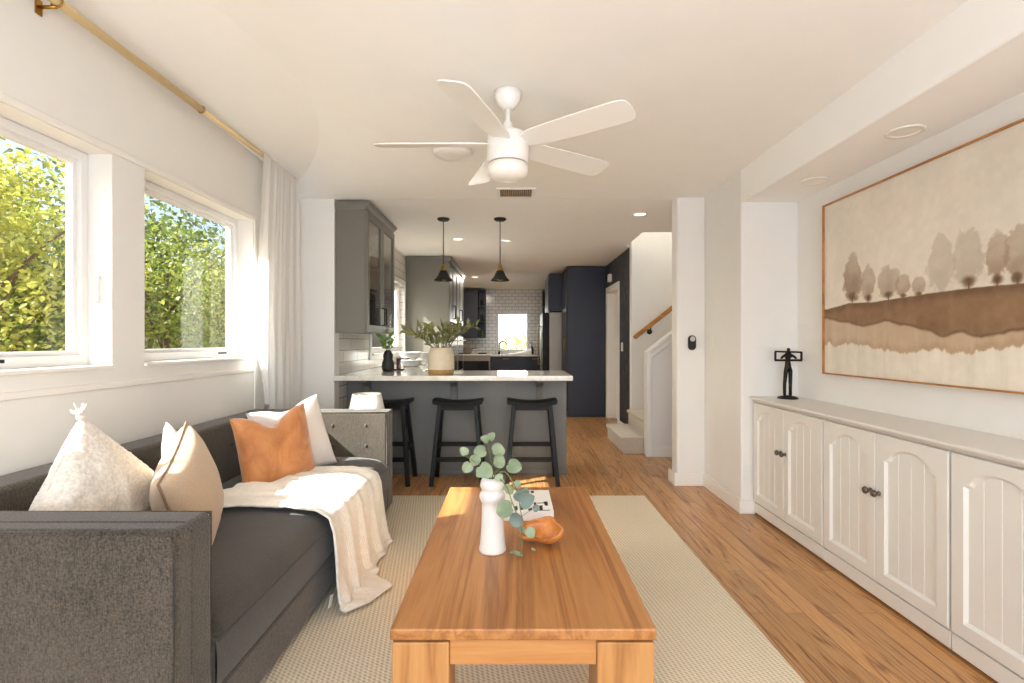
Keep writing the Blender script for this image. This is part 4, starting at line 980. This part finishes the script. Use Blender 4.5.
def make_unit(ya, yb, label, far=False):
    t = thing('sideboard_cabinet', (SX+.16, (ya+yb)/2, 0), label, 'cabinet', 'white built-in cabinets below the painting')
    obj('body', MB().box(SX+.022, RX-.004, ya+.001, yb-.001, .085, STZ-.032), M['cabinet_white'], t)
    obj('plinth', MB().box(SX+.006, RX-.004, ya+.0005, yb-.0005, .018, .085).box(SX+.04, RX-.004, ya+.001, yb-.001, 0, .018), M['cabinet_white'], t, bevel=.003)
    ym = (ya+yb)/2
    for i, (a, b_) in enumerate(((ya+.004, ym-.002), (ym+.002, yb-.004))):
        z0, z1 = .095, STZ-.040; m_ = .058
        inn = cathedral((a+b_)/2, (b_-a)/2-m_, z0+m_, z1-.045); out = project(inn, a, b_, z0, z1); n = len(inn)
        # put true corners on the outline
        cor = [(a, z0), (a, z1), (b_, z1), (b_, z0)]
        for c_ in cor:
            k = min(range(n), key=lambda k: math.hypot(out[k][0]-c_[0], out[k][1]-c_[1])); out[k] = c_
        yc, zc = (a+b_)/2, (z0+z1)/2
        shr = lambda P, d: [(yc+(y-yc)*(1-d/((b_-a)/2)), zc+(z-zc)*(1-d/((z1-z0)/2))) for y, z in P]
        rings = [(SX+.021, out), (SX+.003, out), (SX, shr(out, .003)), (SX, shr(inn, -.004)), (SX+.004, inn), (SX+.010, shr(inn, .006)), (SX+.013, shr(inn, .010))]
        V = [(x, y, z) for x, P in rings for y, z in P]; F_ = []
        for r in range(len(rings)-1):
            for k in range(n): F_.append((r*n+k, r*n+(k+1) % n, (r+1)*n+(k+1) % n, (r+1)*n+k))
        g = MB().add(V, F_)
        d = obj('door', g, M['cabinet_white'], t, smooth=False)
        p = MB(); hw = (b_-a)/2-m_; nb_ = 4; bw = 2*hw/nb_
        for k in range(nb_):
            y0 = yc-hw+k*bw; gr = .003; hi = z1-.03
            s = [y0, y0+gr, y0+bw-gr, y0+bw]; xs = [SX+.0155, SX+.0125, SX+.0125, SX+.0155]
            p.add([(xs[j], s[j], z) for z in (z0+.05, hi) for j in range(4)], [(0, 1, 5, 4), (1, 2, 6, 5), (2, 3, 7, 6)])
        obj('panel', p, M['cabinet_white'], d)
        ky = ym-.028 if i == 0 else ym+.028; kz = .515
        obj('knob', MB().lathe([(.010, 0), (.012, -.003), (.006, -.007), (.006, -.016), (.014, -.020), (.0175, -.028), (.014, -.036), (0, -.039)], (SX, ky, kz), 20, 'x'), M['bronze_knob'], d)
    return t
make_unit(2.815, 3.625, 'white built-in cabinet with arched doors at the end below the sculpture')
make_unit(2.00, 2.81, 'white built-in cabinet with arched doors below the near half of the painting')
make_unit(1.19, 1.995, 'white built-in cabinet with arched doors nearest the camera, its knobs out of view')
P = [(SX-.022, STZ-.004), (SX-.016, STZ), (RX-.003, STZ), (RX-.003, STZ-.03), (SX-.002, STZ-.03), (SX-.006, STZ-.024), (SX-.018, STZ-.018), (SX-.022, STZ-.012)]
tag(obj('sideboard_countertop', MB().prism(P, 1.17, 3.636), M['cabinet_white'], bevel=.002), 'continuous white top over the row of built-in cabinets', 'countertop')

# sculpture
t = thing('figure_sculpture', (1.885, 3.50, STZ), 'dark metal sculpture of a thin figure holding an open frame on the cabinet', 'sculpture')
sx, sy, sz = 1.885, 3.50, STZ
obj('base', MB().lathe([(0, 0), (.064, 0), (.066, .006), (.055, .014), (.02, .022), (0, .023)], (sx, sy, sz), 32), M['iron'], t)
S = lambda x, y, z: (sx+x, sy+y, sz+z)
skin = [(S(-.022, 0, .015), .010), (S(-.024, -.003, .10), .011), (S(-.012, 0, .19), .014), (S(0, 0, .225), .017), (S(.018, 0, .19), .014), (S(.016, -.003, .10), .011), (S(.018, 0, .015), .010),
        (S(0, 0, .262), .014), (S(.002, 0, .298), .018), (S(.004, 0, .328), .008), (S(.006, -.002, .348), .015),
        (S(.035, -.004, .292), .008), (S(.058, -.006, .272), .007), (S(-.03, -.004, .292), .008), (S(-.052, -.006, .272), .007)]
ed = [(0, 1), (1, 2), (2, 3), (3, 4), (4, 5), (5, 6), (3, 7), (7, 8), (8, 9), (9, 10), (8, 11), (11, 12), (8, 13), (13, 14)]
me = bpy.data.meshes.new('figure'); o0 = Vector(wloc(t)); me.from_pydata([tuple(Vector(p)-o0) for p, _ in skin], ed, []); fg = bpy.data.objects.new('figure', me); COL.objects.link(fg); fg.parent = t
me.materials.append(M['iron'])
m = fg.modifiers.new('skin', 'SKIN'); 
for i, (_, r) in enumerate(skin): me.skin_vertices[0].data[i].radius = (r*1.2, r*1.05)
me.skin_vertices[0].data[3].use_root = True
fg.modifiers.new('sub', 'SUBSURF').render_levels = 2
fr = MB(); X_, Z0_, Z1_ = .093, .262, .318
fr.beam(S(-X_, -.008, Z0_), S(X_, -.008, Z0_), .013, .015).beam(S(-X_, -.008, Z1_+.004), S(X_, -.008, Z1_-.002), .013, .012).beam(S(-X_+.004, -.008, Z0_), S(-X_+.004, -.008, Z1_), .013, .012, (1, 0, 0)).beam(S(X_-.004, -.008, Z0_), S(X_-.004, -.008, Z1_), .013, .012, (1, 0, 0))
obj('open_frame', fr, M['iron'], t, bevel=.002)

# painting
t = thing('landscape_painting', (RX-.02, 2.4, 1.02), 'large sepia watercolour of trees on a hill in a thin gold frame', 'painting')
PX, py0, py1, pz0, pz1 = 1.998, 1.50, 3.272, 1.022, 2.080
W_, H_ = 460, 290
yy = np.linspace(py1, py0, W_); zz = np.linspace(pz0, pz1, H_); Yg, Zg = np.meshgrid(yy, zz)
def fbm(x, y, seed, oct=5, pers=.55):
    r = np.random.default_rng(seed); out = np.zeros_like(x); amp = 1; tot = 0
    for o_ in range(oct):
        L = r.random((64, 64)); f = 2.0**o_; xi, yi = x*f, y*f; x0 = np.floor(xi).astype(int); y0 = np.floor(yi).astype(int); fx = xi-x0; fy = yi-y0
        fx = fx*fx*(3-2*fx); fy = fy*fy*(3-2*fy); g_ = lambda i, j: L[(i % 64), (j % 64)]
        out += amp*((g_(x0, y0)*(1-fx)+g_(x0+1, y0)*fx)*(1-fy)+(g_(x0, y0+1)*(1-fx)+g_(x0+1, y0+1)*fx)*fy); tot += amp; amp *= pers
    return out/tot
U = (py1-Yg); n1 = fbm(U*3+7, Zg*3+7, 1); n2 = fbm(U*9+3, Zg*9+3, 2); n3 = fbm(U*30+5, Zg*30+5, 3, 4); nv = fbm(U*22+1, Zg*2.5, 4)
sm = lambda a, b, x: (lambda t_: t_*t_*(3-2*t_))(np.clip((x-a)/(b-a), 0, 1))
C = np.array
img = np.ones(Yg.shape+(3,))*C((224, 214, 197)); img += ((n1-.5)*22)[..., None]*C((1, 1, .9))
img = img*(1-.25*sm(1.6, 1.05, Zg)[..., None]*0)
def blend(mask, col): 
    global img
    img = img*(1-mask[..., None])+C(col)*mask[..., None]
def P2(zx, zy):
    px, py = 820+zx*204/633, 180+zy*204/633; Y = PX*512/(px-512); return py1-Y, 1.22-(py-341.5)*Y/512
hu, hz = zip(*[P2(*p) for p in ((22, 402), (90, 383), (160, 380), (260, 365), (340, 352), (450, 338), (540, 329), (633, 320))]); hu += (1.5, 1.8); hz += (hz[-1]+.01, hz[-1]-.01)
bu, bz = zip(*[P2(*p) for p in ((22, 430), (80, 440), (130, 452), (200, 436), (250, 450), (330, 462), (380, 482), (440, 470), (500, 486), (560, 480), (633, 468))]); bu += (1.5, 1.8); bz += (bz[-1]-.02, bz[-1]+.02)
lu, lz = zip(*[P2(*p) for p in ((22, 512), (100, 505), (190, 525), (260, 532), (340, 530), (420, 535), (520, 530), (633, 520))]); lu += (1.5, 1.8); lz += (lz[-1], lz[-1]-.02)
hill = np.interp(U, hu, hz)+(n3-.5)*.006; mid = np.interp(U, bu, bz)+(n2-.5)*.035; low = np.interp(U, lu, lz)+(nv-.5)*.05+(n3-.5)*.02
# distant pale tree line
blend(.35*sm(.02, .0, Zg-hill-.03-.03*n1)*sm(-.005, .0, Zg-hill)*sm(.5, .9, U), (206, 196, 180))
for (zx, zt, zb, wd, col, dens, dark) in ((375, 178, 345, 78, (186, 172, 152), .75, 0), (462, 148, 335, 100, (182, 168, 148), .75, 1), (550, 165, 326, 78, (158, 134, 110), .8, 1), (612, 145, 322, 86, (158, 136, 112), .8, 1), (700, 150, 320, 80, (166, 144, 120), .8, 1), (800, 160, 322, 100, (176, 156, 134), .7, 1),
        (100, 248, 378, 60, (150, 124, 100), .85, 1), (150, 268, 378, 46, (168, 146, 124), .8, 1), (212, 272, 366, 62, (168, 146, 124), .8, 1), (258, 298, 366, 48, (162, 138, 114), .8, 1), (306, 300, 360, 46, (170, 148, 126), .8, 1)):
    u0, zt_ = P2(zx, zt); _, zb_ = P2(zx, zb); u1, _ = P2(zx-wd/2, zb); hw = abs(u0-u1)
    zc, hh = (zt_+zb_)/2+.01, (zt_-zb_)/2
    du = (U-u0)/hw; dz = (Zg-zc)/hh; r1 = fbm(U*14+zx*.1, Zg*14, int(zx)); r3 = fbm(U*60+zx, Zg*60, int(zx)+1, 3)
    d = np.sqrt(du**2*(1+.25*np.clip(dz, -2, 2))+dz**2)+(r1-.5)*.9+(r3-.5)*.35
    m_ = sm(1.06, .80, d); body = dens*(.62+.85*r1)*(1-.38*np.clip((dz+1)/2, 0, 1)); blend(np.clip(m_*body, 0, 1), col)
    blend(sm(.10, .0, np.abs(d-.90))*.14*dens*r1, tuple(x-30 for x in col))
    blend(np.clip(sm(.8, .2, d)*np.clip(-dz, 0, 1)*.55*dens*(.4+r3), 0, 1), tuple(x-34 for x in col))
    if dark:
        dk = sm(1.0, .2, np.sqrt((du/.62)**2+((Zg-(zb_+.22*hh))/(.30*hh))**2)+(n3-.5)*.5); blend(np.clip(dk*.9*(.4+n3), 0, 1), (92, 62, 40))
        tr = sm(1.0, .3, np.abs(du)/.07)*sm(-.012, .0, Zg-zb_+.012)*sm(.04, .0, Zg-zb_); blend(tr*.8, (86, 60, 40))
ins = sm(.003, -.003, Zg-hill)
blend(ins*sm(-.006, .010, Zg-low)*np.clip(.55+.5*n1+.4*(nv-.5), 0, 1), (186, 158, 128))
blend(np.clip(ins*sm(-.004, .004, Zg-mid)*(.45+.55*n2+.5*n1), 0, 1), (138, 104, 74))
blend(np.clip(ins*sm(-.004, .004, Zg-mid)*sm(.11, .0, Zg-mid)*(nv-.15)*.8, 0, 1), (112, 80, 54))
blend(np.clip(ins*sm(.055, .0, hill-Zg)*.8*(.3+1.1*n2), 0, 1), (92, 66, 45))
blend(np.clip(ins*sm(-.004, .004, Zg-mid)*(n2-.45)*1.6, 0, .5), (172, 140, 108))
blend(ins*sm(.012, .0, np.abs(Zg-mid))*.55*(.4+n2), (96, 68, 46))
blend(ins*sm(-.004, .004, Zg-low)*sm(.05, .0, Zg-low)*.30, (150, 116, 84))
img += ((nv-.5)*26*(Zg < low))[..., None]+((n3-.5)*12)[..., None]
img = np.clip(img, 0, 255)/255; L3 = np.where(img <= .04045, img/12.92, ((img+.055)/1.055)**2.4)
me = bpy.data.meshes.new('canvas'); o0 = wloc(t)
Vv = np.stack([np.full(Yg.size, PX), Yg.ravel(), Zg.ravel()], 1)-np.array(o0)
idx = np.arange(W_*H_).reshape(H_, W_); fc = np.stack([idx[:-1, :-1].ravel(), idx[1:, :-1].ravel(), idx[1:, 1:].ravel(), idx[:-1, 1:].ravel()], 1)
nV = len(Vv); back = np.array([(RX-.004, y, z) for y in (py0, py1) for z in (pz0, pz1)])-np.array(o0)
me.from_pydata(Vv.tolist(), [], fc.tolist()); me.update()
at_ = me.color_attributes.new('paint', 'FLOAT_COLOR', 'POINT'); at_.data.foreach_set('color', np.concatenate([L3.reshape(-1, 3), np.ones((nV, 1))], 1).ravel().astype(np.float32))
cm = NT('watercolour on paper'); va = cm.n('VertexColor', layer_name='paint'); cm.set(col=va.outputs[0], rough=.7); me.materials.append(cm.m)
cv = bpy.data.objects.new('canvas', me); COL.objects.link(cv); cv.parent = t
obj('backing', MB().box(PX+.002, RX-.001, py0, py1, pz0, pz1), M['paper'], t)
f_ = .008; fx0, fx1 = PX-.012, RX-.001
obj('gold_frame', MB().box(fx0, fx1, py0-f_, py1+f_, pz1, pz1+f_).box(fx0, fx1, py0-f_, py1+f_, pz0-f_, pz0).box(fx0, fx1, py0-f_, py0, pz0, pz1).box(fx0, fx1, py1, py1+f_, pz0, pz1), M['gold_frame'], t)

# wall devices
t = thing('wall_remote', (1.52, 4.33, 1.145), 'black pill shaped wall control with a round pale dial on the column', 'controller')
c_ = (1.522, 1.21)
pill = [(c_[0]+.033*math.cos(a), c_[1]+.030+.033*math.sin(a)) for a in [PI*k/12 for k in range(13)]]+[(c_[0]+.033*math.cos(a), c_[1]-.030+.033*math.sin(a)) for a in [PI+PI*k/12 for k in range(13)]]
obj('body', MB().prism(pill, 4.318, 4.339), M['matte_black'], t, bevel=.004)
obj('dial', MB().prism([(c_[0]+.002+.022*math.cos(2*PI*k/24), c_[1]+.032+.022*math.sin(2*PI*k/24)) for k in range(24)], 4.314, 4.320), plain('pale grey dial', (196, 190, 184), .4), t, bevel=.002)
def plate(name, x, y, z, axis, label, toggles=1):
    t = thing(name, (x, y, z-.06), label, 'switch'); w_ = .036+.023*(toggles-1)
    obj('plate', MB().box(x-.006, x-.0005, y-w_, y+w_, z-.06, z+.06), M['plastic'], t, bevel=.003)
    for k in range(toggles): 
        yk = y+(k-(toggles-1)/2)*.046; obj('rocker', MB().box(x-.010, x-.006, yk-.016, yk+.016, z-.033, z+.033), M['plastic'], t, bevel=.002)
plate('light_switch', 1.63, 4.16, 1.21, 'x', 'white light switch on the wall beside the column')
plate('double_light_switch', KXR, 7.06, 1.145, 'x', 'white double light switch on the dark patterned wall', 2)
t = thing('door_chime', (KXR-.02, 7.84, 2.12), 'white chime box on the dark wall above the doorway', 'box')
obj('body', MB().box(KXR-.05, KXR-.001, 7.78, 7.90, 2.13, 2.25), M['plastic'], t, bevel=.008)
obj('grille', MB().box(KXR-.053, KXR-.05, 7.80, 7.88, 2.15, 2.16).box(KXR-.053, KXR-.05, 7.80, 7.88, 2.17, 2.18), M['plastic'], t)

# stairs
t = thing('staircase', (1.3, 5.95, 0), 'carpeted staircase rising behind the half wall', 'stairs')
rise_, run = .182, .262
for k in range(6):
    x = 1.185+k*run; z1 = rise_*(k+1); y0 = 5.52 if k else 5.54
    P = [(x+.022, 0 if k == 0 else rise_*k-.04), (x+.022, z1-.045), (x+.004, z1-.036), (x-.002, z1-.02), (x+.004, z1-.005), (x+.02, z1), (x+run+.03, z1), (x+run+.03, 0 if k == 0 else rise_*k-.04)]
    obj('step', MB().prism(P, y0, 6.468), M['carpet'], t, bevel=.008)
t = thing('handrail', (2.0, 6.42, 1.3), 'oak handrail on the wall above the stairs', 'handrail')
obj('rail', MB().beam((1.53, 6.41, 1.268), (2.80, 6.41, 2.268), .045, .055), M['rail_wood'], t, bevel=.01)
for x in (1.74, 2.5):
    z = 1.268+(x-1.53)*.787
    obj('bracket', MB().tube([(x, 6.488, z-.09), (x, 6.44, z-.09), (x, 6.41, z-.03)], .008, 8).cyl((x, 6.489, z-.09), (x, 6.478, z-.09), .034, n=20), M['matte_black'], t)

# ================================================================== OUTSIDE THE WINDOWS
struct('ground', MB().box(-16, -2.07, -4, 22, -.35, -.25), M['soil'])
def tree(loc, h, crown, n, mat, label, L=.085, seed=1, lean=0.1, zlow=.3, cat='tree'):
    r = random.Random(seed); t = thing('tree', loc, label, cat, 'garden trees outside the windows'); x, y, z = loc
    g = MB(); tips = []
    tr = [Vector((x+lean*q*q+.05*math.sin(3*q+seed), y+.06*math.sin(4*q+seed*2), z+h*.8*q)) for q in [k/8 for k in range(9)]]
    g.tube(tr, [.07*(1-.75*k/8) for k in range(9)], 8)
    for k in range(14):
        b = tr[r.randint(2, 7)]; a = r.uniform(0, 2*PI); R = crown*r.uniform(.5, .95); e = Vector((b.x+R*math.cos(a), b.y+R*math.sin(a), b.z+h*r.uniform(.05, .35)))
        m_ = b.lerp(e, .5)+Vector((0, 0, .08)); g.tube([b, m_, e], [.022, .014, .006], 6); tips += [m_, e]
    obj('trunk', g, M['bark'], t)
    f = MB(); blobs = tips+[Vector((x+r.uniform(-1, 1)*crown*.8, y+r.uniform(-1, 1)*crown*.8, z+h*r.uniform(zlow, 1.0))) for _ in range(26)]
    for _ in range(n):
        c_ = r.choice(blobs); s = crown*.34; p = c_+Vector((r.gauss(0, s*.55), r.gauss(0, s*.55), r.gauss(0, s*.5)))
        d = Vector((r.uniform(-1, 1), r.uniform(-1, 1), r.uniform(-1, .4))).normalized(); nn = Vector((r.uniform(-.8, .8)-.3, r.uniform(-.8, .8), r.uniform(.2, 1)))
        f.leaf(p, d, nn, L*r.uniform(.7, 1.25), L*.55*r.uniform(.8, 1.2), .2, 4)
    o = obj('foliage', f, mat, t); o['kind'] = 'stuff'
    return t
tree((-4.9, 4.75, -.25), 3.1, 1.05, 8500, M['leaf_yellow'], 'bright yellow green tree close outside the nearest window', .07, 3)
tree((-6.4, 6.0, -.25), 3.3, 1.2, 6500, M['leaf_mid'], 'mid green tree standing behind the bright tree', .085, 5)
tree((-4.55, 6.7, -.25), 3.0, 1.0, 7000, M['leaf_mid'], 'mid green tree filling the middle of the second window', .07, 7, zlow=.2)
tree((-4.6, 8.1, -.25), 2.9, 1.05, 5600, M['leaf_yellow'], 'yellow green tree at the far side of the second window', .075, 9, zlow=.2)
tree((-6.9, 9.8, -.25), 4.2, 1.7, 6500, M['leaf_dark'], 'tall dark green tree at the back of the garden', .12, 11)
tree((-7.4, 7.4, -.25), 3.7, 1.5, 5600, M['leaf_mid'], 'broad green tree at the back of the garden by the house', .12, 13)
t = thing('neighbour_house', (-11.5, 10, -.25), 'beige stucco house with clay roof beyond the garden trees', 'house')
obj('wall', MB().box(-13, -10.2, 3, 21, -.25, 1.85), M['stucco'], t)
obj('roof', MB().prism([(-13.3, 1.85), (-9.9, 1.85), (-9.9, 1.92), (-11.6, 2.5), (-13.3, 1.92)], 2.7, 21.3), M['rooftile'], t)
t = thing('garden_fence', (-9.4, 10, -.25), 'beige rendered garden wall behind the trees', 'fence')
obj('panel', MB().box(-9.5, -9.35, 2, 19, -.25, 1.25), M['stucco'], t); obj('coping', MB().box(-9.54, -9.31, 2, 19, 1.25, 1.31), M['stucco'], t, bevel=.01)
# planting outside the sink window
t = thing('added_white_wall', (0, 15.2, 0), 'white garden wall added to brighten the view through the sink window', 'garden wall')  # unseen white wall added so the sink window view blows out
obj('panel', MB().box(-3.5, 3.5, 15.1, 15.3, 0, 2.9), M['white_stucco'], t); obj('coping', MB().box(-3.55, 3.55, 15.06, 15.34, 2.9, 2.96), M['white_stucco'], t, bevel=.01)
struct('ground_back_garden', MB().box(-4, 4, 12.2, 18, -.1, .0), M['soil'])
t = thing('garden_shrub', (0.05, 12.75, 0), 'yellow green shrub outside the sink window', 'shrub')
r2 = random.Random(8); g = MB(); f = MB()
for k in range(16):
    e = Vector((.05+r2.uniform(-.42, .42), 12.75+r2.uniform(-.2, .2), r2.uniform(.95, 1.28))); g.tube([(.05, 12.75, 0), (.05+(e.x-.05)*.4, 12.75, .6), e], [.012, .009, .004], 6)
    for _ in range(16): f.leaf(e+Vector((r2.gauss(0, .09), r2.gauss(0, .09), r2.gauss(0, .09))), (r2.uniform(-1, 1), r2.uniform(-1, 1), r2.uniform(-.3, 1)), (r2.uniform(-1, 1), -1, .6), .13, .05)
obj('stem', g, M['bark'], t); obj('foliage', f, M['leaf_yellow'], t)['kind'] = 'stuff'
bpy.context.view_layer.update()
